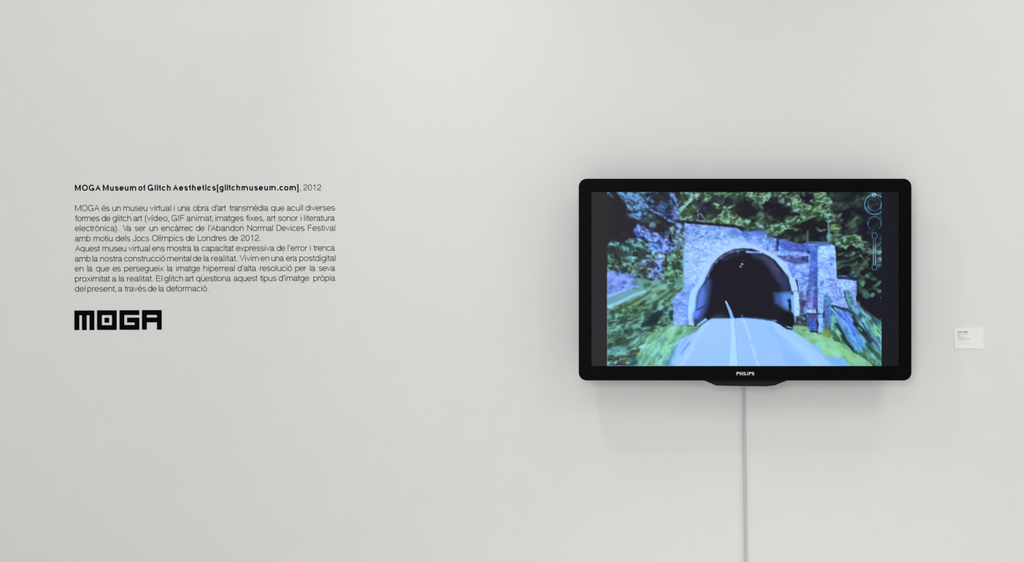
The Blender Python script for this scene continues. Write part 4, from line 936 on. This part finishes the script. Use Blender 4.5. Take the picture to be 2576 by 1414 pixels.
# grass at the road side
fol('D', [(780, 835), (790, 760), (860, 745), (1000, 770), (1060, 850), (1250, 872), (1390, 850), (1420, 950), (1600, 1060), (1740, 1170), (1900, 1260), (2060, 1400), (1660, 1400), (1640, 1310), (1300, 1240), (1200, 1140), (1000, 980), (880, 900)],
    [(98, 152, 92), (116, 176, 100), (130, 192, 118), (138, 202, 150)], 26, 9, 38, 1.5, .02, 2.2, 1.5, seed=191)
blobs('D', [(820, 790, 40, 60, 0, (108, 165, 130)), (960, 800, 80, 40, 0, (120, 172, 72)), (960, 826, 40, 12, 0, (88, 130, 46)), (1310, 870, 80, 60, 20, (120, 152, 36)), (1300, 830, 40, 30, 0, (108, 132, 34)), (1360, 910, 60, 30, 20, (105, 140, 34)), (1180, 930, 130, 36, 12, (138, 196, 120)), (1050, 900, 60, 30, 0, (118, 178, 122)), (1230, 1050, 90, 60, 40, (132, 200, 150)), (1540, 1110, 110, 50, 30, (126, 188, 96)), (1640, 1200, 80, 40, 30, (128, 190, 90)), (1480, 1200, 80, 50, 30, (135, 205, 165)), (1700, 1290, 90, 50, 30, (125, 192, 100)), (1840, 1370, 100, 40, 10, (118, 182, 130)), (1600, 1080, 60, 22, 30, (100, 150, 60)), (1440, 960, 60, 22, 40, (66, 102, 40))], (0, 0, 0), 1.0, .85)
poly('D', [(1388, 690), (1402, 740), (1404, 960), (1390, 950)], (130, 205, 190), 1.0)
line('D', [(1400, 860), (1500, 960)], 80, 30, (70, 112, 40), 2.5, 1.5, .9)
poly('D', [(1050, 1030), (1180, 1060), (1240, 1190), (1190, 1180), (1100, 1100)], (132, 184, 232), 3, 1, .8)
poly('D', [(1240, 1215), (1420, 1245), (1600, 1270), (1650, 1330), (1670, 1400), (1400, 1400), (1330, 1300)], (124, 174, 222), 3.5, 1.2)
blobs('D', [(1500, 1330, 110, 40, 10, (120, 165, 220)), (1310, 1240, 60, 30, 20, (125, 180, 185))], (0, 0, 0), 1, .8)
soften(.55)
# --- overlay widgets of the map player
blobs('B', [(2060, 170, 60, 30, 0, (42, 60, 66)), (2140, 90, 60, 50, 0, (62, 84, 72)), (2180, 300, 16, 50, 0, (60, 84, 110)), (2168, 480, 10, 22, 0, (48, 74, 96))], (0, 0, 0), 1, .85)


def ringline(cx, cy, r, a0, a1, w, c0, c1, dash=None):
    n = max(4, int(abs(a1 - a0) / 4.5))
    for i in range(n):
        if dash and i % dash[0] >= dash[1]:
            continue
        t0, t1 = math.radians(a0 + (a1 - a0) * i / n), math.radians(a0 + (a1 - a0) * (i + 1) / n)
        f = 0.5 - 0.5 * math.sin((t0 + t1) / 2)
        col = [c0[k] * (1 - f) + c1[k] * f for k in range(3)]
        line('B', [(cx + r * math.cos(t0), cy - r * math.sin(t0)), (cx + r * math.cos(t1), cy - r * math.sin(t1))], w, w, col, .45)


ringline(2072, 245, 158, 48, 312, 10, (88, 162, 205), (84, 150, 210))
ringline(2072, 240, 106, 0, 320, 8, (62, 92, 140), (66, 104, 205), (4, 2))
ringline(2072, 240, 106, 318, 372, 11, (84, 160, 205), (70, 130, 200))
ringline(2072, 545, 106, -52, 232, 8, (88, 160, 170), (66, 112, 200), (4, 2))
ringline(2072, 545, 106, -10, 12, 10, (74, 130, 215), (74, 130, 215))
ringline(2072, 545, 106, 165, 190, 10, (74, 130, 215), (74, 130, 215))
blob('B', 2062, 90, 31, 31, 0, (168, 214, 252), .35, 1, 0)
line('B', [(2052, 108), (2052, 74), (2070, 76), (2070, 92), (2054, 92), (2074, 110)], 8, 8, (34, 40, 88), .5)
for s, y0, y1, e in ((-1, 690, 770, 1), (1, 1205, 1282, -1)):
    yb, yt = (770, 688) if s < 0 else (1205, 1284)
    line('B', [(2034, yb), (2034, yt + e * 28), (2052, yt + e * 4), (2072, yt), (2092, yt + e * 4), (2110, yt + e * 28), (2110, yb), ], 8, 8, (72, 128, 178), .5)
line('B', [(2036, 770), (2056, 772)], 7, 7, (66, 112, 185), .5)
line('B', [(2088, 772), (2110, 770)], 7, 7, (66, 112, 185), .5)
line('B', [(2053, 772), (2053, 900)], 9, 9, (78, 116, 205), .55)
line('B', [(2086, 772), (2086, 900)], 9, 9, (78, 116, 205), .55)
line('B', [(2053, 900), (2053, 1205)], 11, 11, (120, 182, 215), .55)
line('B', [(2086, 900), (2086, 1205)], 11, 11, (120, 182, 215), .55)
line('B', [(2046, 985), (2094, 985)], 10, 10, (62, 92, 122), .6)
# bright fringe along the picture's border
line('C', [(50, 0), (50, 1388)], 8, 8, (120, 185, 205), .6, 0, .5)
line('D', [(2172, 640), (2172, 1388)], 7, 7, (110, 180, 190), .6, 0, .5)
line('C', [(50, 1383), (2200, 1383)], 8, 8, (150, 205, 240), .6, 0, .55)
line('D', [(0, 1383), (1500, 1383)], 8, 8, (150, 205, 240), .6, 0, .55)
line('A', [(560, 54), (740, 54)], 10, 8, (98, 165, 190), .7, 0, .8)


# camera colour response to the panel
_r, _g, _b = IM[..., 0].copy(), IM[..., 1].copy(), IM[..., 2].copy()
_w = np.clip((196 - _g) / 40, 0, 1)
IM[..., 0] = _r - 0.17 * np.minimum(np.maximum(np.maximum(_g, _b) - _r, 0), 85) * _w * np.clip((_r - 55) / 60, 0, 1)
IM[..., 2] = np.minimum((_b + 0.42 * np.maximum(_g - _b, 0)) * (1 + 0.04 * np.clip(_b / 120 - 0.6, 0, 1)), 255)
_m = IM.mean(axis=2, keepdims=True)
IM *= 1 + 0.075 * np.clip((_m - 62) / 60, 0, 1) * np.clip((212 - _m) / 40, 0, 1)
# fine sensor grain of the photographed screen, then to linear light
IM += (fbm(_xx, _yy, 1.6, 1.6, 10, 91, 2) - 0.5)[..., None] * 6.0
IM[:] = np.clip(IM, 0, 255)

# ------------------------------------------------------------------ television
M_gloss = mat('gloss_black', (0.0016, 0.0016, 0.0018), 0.09, 0.42)
M_matte = mat('matte_black', (0.004, 0.004, 0.0045), 0.5, 0.3)
M_panel = mat('control_grey', (0.0100, 0.0100, 0.0103), 0.4, 0.2)
M_mark = mat('touch_mark', (0.028, 0.028, 0.029), 0.4, 0.3)
M_silver = mat('silver_letter', (0.62, 0.62, 0.62), 0.45, 0.4)
M_steel = mat('bracket_steel', (0.05, 0.05, 0.05), 0.45, 0.4)

DF = 0.100                  # front of the bezel, metres off the wall
DB = 0.048                  # back of the housing


def P2(px, py, out):
    a = at(px, py, out)
    return a[0], a[2]


def frame_outline(x0, y0, x1, y1, r, out, n=10):
    (ax, az), (bx, bz) = P2(x0, y1, out), P2(x1, y0, out)
    return rounded(ax, az, bx, bz, r, n)


tx, ty, tz = at(1874.5, 703.5, 0.0)
tv = thing('television', 'black glossy flat-screen television on the wall, showing a stone road tunnel under trees', 'television', (tx, -DB, tz))
O = (1456.0, 449.6, 2293.0, 957.4)
I = (1488.0, 483.0, 2262.0, 921.0)
rO = 0.0235
r0 = frame_outline(*O, rO, DF)
r1 = frame_outline(O[0] + 0.6, O[1] + 0.6, O[2] - 0.6, O[3] - 0.6, rO - 0.0007, DF)
r2 = frame_outline(*I, 0.0004, DF)
loft('bezel', [(r0, -(DF - 0.020)), (r0, -(DF - 0.0008)), (r1, -DF), (r2, -DF), (r2, -(DF - 0.006))], M_gloss, tv, cap0=True, cap1=False)
h0 = frame_outline(O[0] + 3, O[1] + 4, O[2] - 5, O[3] - 5, rO - 0.003, DF)
h1 = frame_outline(O[0] + 9, O[1] + 10, O[2] - 12, O[3] - 10, rO - 0.004, DF)
loft('back_housing', [(h0, -(DF - 0.0202)), (h1, -DB)], M_matte, tv)
# wall bracket behind the set
bc = at(1874.5, 680, 0.0)
mb = box('wall_bracket', (bc[0] - 0.20, -DB - 0.001, bc[2] - 0.10), (bc[0] + 0.20, -DB + 0.012, bc[2] + 0.12), M_steel, tv)
box('wall_plate', (bc[0] - 0.22, -0.012, bc[2] - 0.08), (bc[0] + 0.22, -0.002, bc[2] + 0.10), M_steel, mb)
for s in (-1, 1):
    box('bracket_arm', (bc[0] + s * 0.12 - 0.015, -DB + 0.011, bc[2] - 0.07), (bc[0] + s * 0.12 + 0.015, -0.011, bc[2] + 0.09), M_steel, mb)

# control strip hanging under the bezel
lip = [(1766.0, 955.0), (1766.7, 957.3), (1775.0, 958.6), (1782.0, 961.6), (1801.8, 969.9), (1830.0, 970.6), (1880.0, 971.4), (1928.7, 971.9),
       (1938.0, 970.6), (1948.6, 969.4), (1956.0, 966.4), (1967.4, 961.8), (1979.0, 957.6), (1980.0, 955.0)]
panel = [(1781.5, 960.0), (1801.0, 968.4), (1830.0, 969.2), (1880.0, 970.1), (1929.0, 970.4), (1947.0, 967.9), (1968.0, 960.0)]


def slab(name, pts, out0, out1, m, parent):
    ring0 = [P2(x, y, out0) for x, y in pts]
    return loft(name, [(ring0, -out1), (ring0, -out0)], m, parent)


slab('lip_edge', lip, DF - 0.006, DF - 0.040, M_gloss, tv)
cp = slab('control_panel', panel, DF - 0.0045, DF - 0.0062, M_panel, tv)
for k, x in enumerate((1840.6, 1847.2, 1853.8, 1867.1, 1880.5, 1894.0, 1900.9, 1907.3)):
    rx, ry = ((1.3, 0.7), (1.4, 0.8), (1.0, 0.9), (1.3, 1.3), (1.3, 1.2), (1.3, 0.7), (1.4, 0.8), (1.0, 0.9))[k]
    pts = [P2(x + rx * math.cos(t * math.pi / 6), 965.4 + (x - 1840) * 0.004 - ry * math.sin(t * math.pi / 6), DF - 0.0043) for t in range(12)]
    loft('touch_button', [(pts, -(DF - 0.0045)), (pts, -(DF - 0.0041))], M_mark, cp)

# maker's lettering, each letter raised on the bezel
for ch, xa, xb in (('P', 1852.6, 1859.9), ('H', 1860.8, 1868.0), ('I', 1870.0, 1872.1), ('L', 1873.9, 1878.5), ('I', 1879.7, 1881.8), ('P', 1883.8, 1890.5), ('S', 1890.9, 1897.9)):
    nat = {'P': 520, 'H': 565, 'I': 200, 'L': 440, 'S': 560}[ch] * 11.9 / 1000
    word_mesh('bezel_letter', ch, xa, xb, 944.2, 11.9, 175, DF + 0.0003, 0.0004, M_silver, tv, squeeze=(xb - xa) / nat if ch != 'I' else 1.0)

# ------------------------------------------------------------------ the lit screen: painted picture stored per vertex


def lin(c):
    c = np.asarray(c, float) / 255.0
    return np.where(c <= 0.04045, c / 12.92, ((c + 0.055) / 1.055) ** 2.4)


def make_screen():
    ys = 483.0 + np.concatenate([[0.0], np.arange(PH) + 0.5, [PH]])
    xs = np.concatenate([np.linspace(1488.0, 1526.9, 6), [1527.2], 1527.3 + np.arange(PW) + 0.5, [2217.5], np.linspace(2217.9, 2262.0, 6)])
    nx, ny = len(xs), len(ys)
    col = np.zeros((ny, nx, 3))
    ri = np.clip((ys - 483.0).astype(int), 0, PH - 1)
    col[:, 7:7 + PW] = IM[ri][:, :]
    col[:, 6] = IM[ri][:, 0]
    col[:, 7 + PW] = IM[ri][:, -1]
    # side bars: faint LCD glow, the left one lighter with a reflection painted in
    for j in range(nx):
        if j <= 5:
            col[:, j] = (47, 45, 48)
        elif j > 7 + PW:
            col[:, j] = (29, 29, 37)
    out = DF - 0.0055
    k = (DIST - out) / DIST
    X = (xs - IW / 2) * PX * k
    Z = EYE - (ys - IH / 2) * PX * k
    V = np.zeros((ny, nx, 3))
    V[..., 0], V[..., 1], V[..., 2] = X[None, :], -out, Z[:, None]
    a = np.arange(ny * nx).reshape(ny, nx)
    F = np.stack([a[:-1, :-1], a[1:, :-1], a[1:, 1:], a[:-1, 1:]], -1).reshape(-1, 4)
    me = bpy.data.meshes.new('screen')
    me.vertices.add(ny * nx)
    me.vertices.foreach_set('co', V.reshape(-1).astype(np.float32))
    nf = len(F)
    me.loops.add(nf * 4)
    me.loops.foreach_set('vertex_index', F.reshape(-1).astype(np.int32))
    me.polygons.add(nf)
    me.polygons.foreach_set('loop_start', (np.arange(nf) * 4).astype(np.int32))
    me.update(calc_edges=True)
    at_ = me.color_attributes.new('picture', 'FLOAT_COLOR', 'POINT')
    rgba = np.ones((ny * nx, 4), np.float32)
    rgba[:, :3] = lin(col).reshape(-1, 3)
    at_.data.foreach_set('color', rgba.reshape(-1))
    m = bpy.data.materials.new('lit_panel')
    m.use_nodes = True
    nt = m.node_tree
    b = nt.nodes['Principled BSDF']
    b.inputs['Base Color'].default_value = (0.001, 0.001, 0.001, 1)
    b.inputs['Roughness'].default_value = 0.35
    b.inputs['Specular IOR Level'].default_value = 0.03
    v = nt.nodes.new('ShaderNodeVertexColor')
    v.layer_name = 'picture'
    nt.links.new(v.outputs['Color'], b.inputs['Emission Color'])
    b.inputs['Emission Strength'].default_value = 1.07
    me.materials.append(m)
    o = bpy.data.objects.new('screen', me)
    C.objects.link(o)
    o.parent = tv
    o.matrix_parent_inverse = tv.matrix_world.inverted()
    o['label'] = 'lit screen with a video still of a road running into a dark tunnel mouth'


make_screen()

# ------------------------------------------------------------------ cable duct down to the floor
M_duct = mat('duct_grey', (0.55, 0.552, 0.555), 0.55, 0.3)
ct = at(1869.9, 960.0, 0.0)
cb_x = at(1869.9 + 5.5 / 439.0 * ((EYE / PX + IH / 2) - 960.0), 0, 0)[0]
z_top, z_bot = at(0, 900, 0)[2], 0.0
xt = at(1869.2, 0, 0)[0]
w2 = 0.0042
ring = rounded(-w2, -0.0075, w2, 0.0, 0.0012, 4)
vs, fs = [], []
n = len(ring)
for X, Z in ((xt, z_top), (cb_x, z_bot)):
    vs += [(X + a, b, Z) for a, b in ring]
for i in range(n):
    j = (i + 1) % n
    fs.append((i, j, n + j, n + i))
fs += [tuple(range(n))[::-1], tuple(range(n, 2 * n))]
duct = mesh_obj('cable_duct', vs, fs, M_duct)
duct['label'] = 'thin grey cable duct running down the wall below the television'
duct['category'] = 'cable duct'

# ------------------------------------------------------------------ wall lettering
M_ink = mat('black_vinyl', (0.0010, 0.0010, 0.0010), 0.6, 0.03)
M_ink2 = mat('thin_black_vinyl', (0.004, 0.004, 0.004), 0.6, 0.04)
q1 = lambda u: 170 + u / 7.0686
q2 = lambda u: 510 + u / 7.0686
q3 = lambda u: 170 + u / 6.4286
BOLD, LIGHT = 132, 68
EM = 20.8

hx, hy, hz = at(188.0, 480.0, 0.0)
head = thing('wall_heading', 'bold black vinyl heading line with web address and year, above the paragraph', 'wall text', (hx, 0, hz))
words = [('MOGA', q1(131), q1(587)), ('Museum', q1(627), q1(1220)), ('of', q1(1258), q1(1390)), ('Glitch', q1(1425), q1(1832)),
         ('Aesthetics', q1(1873), q2(232)), ('[glitchmuseum.com]', q2(252), q2(1703))]
SL = (478.9 - 479.9) / (809.0 - 188.0)
for wd, a, b in words:
    word_mesh('word', wd, a, b, 479.9 + SL * (a - 188), EM, BOLD, 0.0003, 0.0003, M_ink, head, slope=SL)
for wd, a, b in ((',', q2(1727), q2(1745)), ('2012', q2(1790), q2(2110))):
    o = word_mesh('word', wd, a, b, 479.9 + SL * (a - 188), EM, LIGHT, 0.0003, 0.0003, M_ink2, head, slope=SL)
    if wd == '2012':
        o['label'] = 'thin black year 2012'

para = thing('wall_paragraph', 'nine lines of thin black Catalan text on the wall, between heading and block logo', 'wall text', (at(188, 0)[0], 0, at(0, 733.6)[2]))
LINES = [
    (530.9, 529.9, [('MOGA', 1, 133, 567), ('és', 1, 606, 748), ('un', 1, 797, 943), ('museu', 1, 993, 1418), ('virtual', 1, 1463, 1838), ('i', 1, 1887, 1903), ('una', 1, 1958, 2183), ('obra', 12, 2232, 113), ("d'art", 2, 160, 418), ('transmèdia', 2, 470, 1172), ('que', 2, 1215, 1450), ('acull', 2, 1497, 1780), ('diverses', 2, 1825, 2352)]),
    (556.3, 555.6, [('formes', 1, 130, 567), ('de', 1, 607, 760), ('glitch', 1, 800, 1130), ('art', 1, 1172, 1330), ('(vídeo,', 1, 1378, 1805), ('GIF', 1, 1848, 2080), ('animat,', 12, 2118, 182), ('imatges', 2, 225, 725), ('fixes,', 2, 768, 1090), ('art', 2, 1138, 1300), ('sonor', 2, 1342, 1698), ('i', 2, 1740, 1757), ('literatura', 2, 1803, 2352)]),
    (581.4, 580.7, [('electrònica).', 1, 131, 908), ('Va', 1, 982, 1137), ('ser', 1, 1198, 1392), ('un', 1, 1455, 1602), ('encàrrec', 1, 1665, 2225), ('de', 12, 2282, 30), ("l'Abandon", 2, 100, 728), ('Normal', 2, 793, 1247), ('Devices', 2, 1312, 1810), ('Festival', 2, 1872, 2355)]),
    (607.2, 605.3, [('amb', 1, 131, 407), ('motiu', 1, 460, 800), ('dels', 1, 853, 1112), ('Jocs', 1, 1160, 1452), ('Olímpics', 1, 1503, 2060), ('de', 1, 2107, 2260), ('Londres', 12, 2315, 425), ('de', 2, 473, 625), ('2012.', 2, 680, 1028)]),
    (632.4, 630.8, [('Aquest', 1, 133, 578), ('museu', 1, 620, 1042), ('virtual', 1, 1083, 1462), ('ens', 1, 1503, 1727), ('mostra', 1, 1770, 2205), ('la', 1, 2248, 2345), ('capacitat', 12, 2383, 553), ('expressiva', 2, 592, 1278), ('de', 2, 1315, 1467), ("l'error", 2, 1512, 1868), ('i', 2, 1905, 1922), ('trenca', 2, 1963, 2355)]),
    (657.9, 656.5, [('amb', 3, 118, 370), ('la', 3, 402, 495), ('nostra', 3, 528, 888), ('construcció', 3, 915, 1578), ('mental', 3, 1613, 1997), ('de', 3, 2028, 2168), ('la', 34, 2202, 117), ('realitat.', 2, 152, 617), ('Vivim', 2, 658, 997), ('en', 2, 1030, 1183), ('una', 2, 1220, 1450), ('era', 2, 1482, 1683), ('postdigital', 2, 1718, 2360)]),
    (682.8, 681.6, [('en', 3, 118, 257), ('la', 3, 318, 407), ('que', 3, 460, 677), ('es', 3, 730, 860), ('persegueix', 3, 917, 1553), ('la', 3, 1612, 1702), ('imatge', 3, 1760, 2143), ('hiperreal', 34, 2197, 567), ("d'alta", 2, 620, 955), ('resolució', 2, 1017, 1587), ('per', 2, 1645, 1845), ('la', 2, 1905, 2007), ('seva', 2, 2065, 2360)]),
    (708.4, 706.5, [('proximitat', 3, 120, 688), ('a', 3, 725, 790), ('la', 3, 830, 922), ('realitat.', 3, 962, 1383), ('El', 3, 1433, 1530), ('glitch', 3, 1565, 1867), ('art', 3, 1900, 2043), ('qüestiona', 34, 2080, 503), ('aquest', 2, 550, 977), ('tipus', 2, 1015, 1312), ("d'imatge", 2, 1352, 1890), ('pròpia', 2, 1968, 2362)]),
    (733.6, 732.2, [('del', 3, 118, 287), ('present,', 3, 320, 783), ('a', 3, 820, 887), ('través', 3, 918, 1270), ('de', 3, 1300, 1438), ('la', 3, 1475, 1565), ('deformació.', 34, 1597, 100)]),
]
for bl, br, ws in LINES:
    sl = (br - bl) / (844.0 - 188.0)
    ln = bpy.data.objects.new('text_line', None)
    ln.empty_display_size = 0.02
    ln.location = at(188.0, bl, 0.0)
    C.objects.link(ln)
    ln.parent = para
    ln.matrix_parent_inverse = para.matrix_world.inverted()
    bpy.context.view_layer.update()
    for wd, zone, u0, u1 in ws:
        a = (q3 if zone in (3, 34) else q2 if zone == 2 else q1)(u0)
        b = (q1 if zone == 1 else q3 if zone == 3 else q2)(u1)
        word_mesh('word', wd, a, b, bl + sl * (a - 188), EM, LIGHT, 0.0003, 0.0003, M_ink2, ln, slope=sl)

# ------------------------------------------------------------------ block logo, four cut letters
lx, ly, lz = at(187.0, 830.3, 0.0)
logo = thing('wall_logo', 'big black square block letters MOGA below the paragraph', 'logo', (lx, 0, lz))
LOGO = {
    'M': [(110, 908, 433, 985), (110, 985, 190, 1225), (233, 985, 310, 1225), (355, 985, 433, 1225)],
    'O': [(477, 905, 795, 983), (477, 1145, 795, 1222), (477, 983, 555, 1145), (718, 983, 795, 1145), (597, 1025, 673, 1105)],
    'G': [(840, 903, 1160, 981), (840, 981, 918, 1142), (840, 1142, 1161, 1220), (962, 1023, 1161, 1102), (1084, 1102, 1161, 1142)],
    'A': [(1203, 901, 1523, 980), (1203, 980, 1282, 1218), (1446, 980, 1523, 1218), (1282, 1021, 1446, 1100)],
}
for ch, rects in LOGO.items():
    vs, fs = [], []
    for u0, v0, u1, v1 in rects:
        b0 = len(vs)
        for yo in (0.0004, 0.0):
            for u, v in ((u0, v0), (u0, v1), (u1, v1), (u1, v0)):
                X, Y, Z = at(170 + u / 6.4286, 640 + v / 6.4286, 0.0)
                vs.append((X, -yo, Z))
        fs += [tuple(b0 + i for i in f) for f in ((0, 1, 2, 3), (0, 4, 5, 1), (1, 5, 6, 2), (2, 6, 7, 3), (3, 7, 4, 0))]
    mesh_obj('logo_letter', vs, fs, M_ink, logo)

# ------------------------------------------------------------------ caption card
M_card = mat('card_white', (0.90, 0.897, 0.89), 0.7, 0.3)
M_print = mat('card_print', (0.22, 0.22, 0.22), 0.7, 0.2)
M_pale = mat('card_pale_print', (0.76, 0.76, 0.755), 0.7, 0.2)
M_bold = mat('card_bold_print', (0.03, 0.03, 0.03), 0.7, 0.2)
CD = 0.002
cx, cy, cz = at(2401.2, 877.0, 0.0)
card = thing('caption_card', 'small white caption card on the wall right of the television', 'caption card', (cx, 0, cz))
cr = [P2(2401.3, 876.8, CD), P2(2474.4, 877.5, CD), P2(2474.2, 823.8, CD), P2(2400.6, 824.0, CD)]
loft('card_board', [(cr, 0.0), (cr, -CD)], M_card, card)
CE = 3.75
for txt, y, m, w in (
        ([('MARK', 402, 543), ('AMERIKA', 568, 790)], 836.2, M_bold, 150),
        ([('Lago', 402, 478), ('Como', 512, 618), ('Remix', 640, 748)], 840.6, M_print, 78),
        ([('2012', 402, 495)], 845.0, M_print, 78),
        ([('Vídeo', 408, 520), ('/', 538, 548), ('color', 566, 650)], 849.3, M_print, 78),
        ([('9', 408, 426), ('minutos', 442, 590), ('48', 606, 645), ('segundos', 668, 848)], 853.6, M_print, 78),
        ([('1/1', 408, 458), ('+', 480, 505), ('1', 522, 536), ('P.A.', 558, 628)], 857.8, M_print, 78),
        ):
    ln = bpy.data.objects.new('caption_line', None)
    ln.empty_display_size = 0.01
    ln.location = at(2408, y, CD)
    C.objects.link(ln)
    ln.parent = card
    ln.matrix_parent_inverse = card.matrix_world.inverted()
    bpy.context.view_layer.update()
    for wd, a, b in txt:
        a, b = 2380 + a / 14.14, 2380 + b / 14.14
        gl = [glyph(c, w)[0] for c in wd]
        nat = sum(gl) * CE / 1000
        word_mesh('word', wd, a, b, y, CE, w, CD + 0.00015, 0.0002, m, ln, squeeze=min(1.0, (b - a) / nat))
# the last, hardly legible grey line
vs, fs = [], []
u = 490.0
widths = (60, 14, 48, 30, 66, 22, 40, 60, 26, 70)
for k, wdt in enumerate(widths):
    if u + wdt > 1016:
        break
    b0 = len(vs)
    for xx, yy in ((u, 918), (u + wdt, 918), (u + wdt, 904), (u, 904)):
        X, Y, Z = at(2380 + xx / 14.14, 800 + yy / 14.14, CD + 0.0001)
        vs.append((X, Y, Z))
    fs.append((b0, b0 + 1, b0 + 2, b0 + 3))
    u += wdt + 10
mesh_obj('faint_line', vs, fs, M_pale, card)
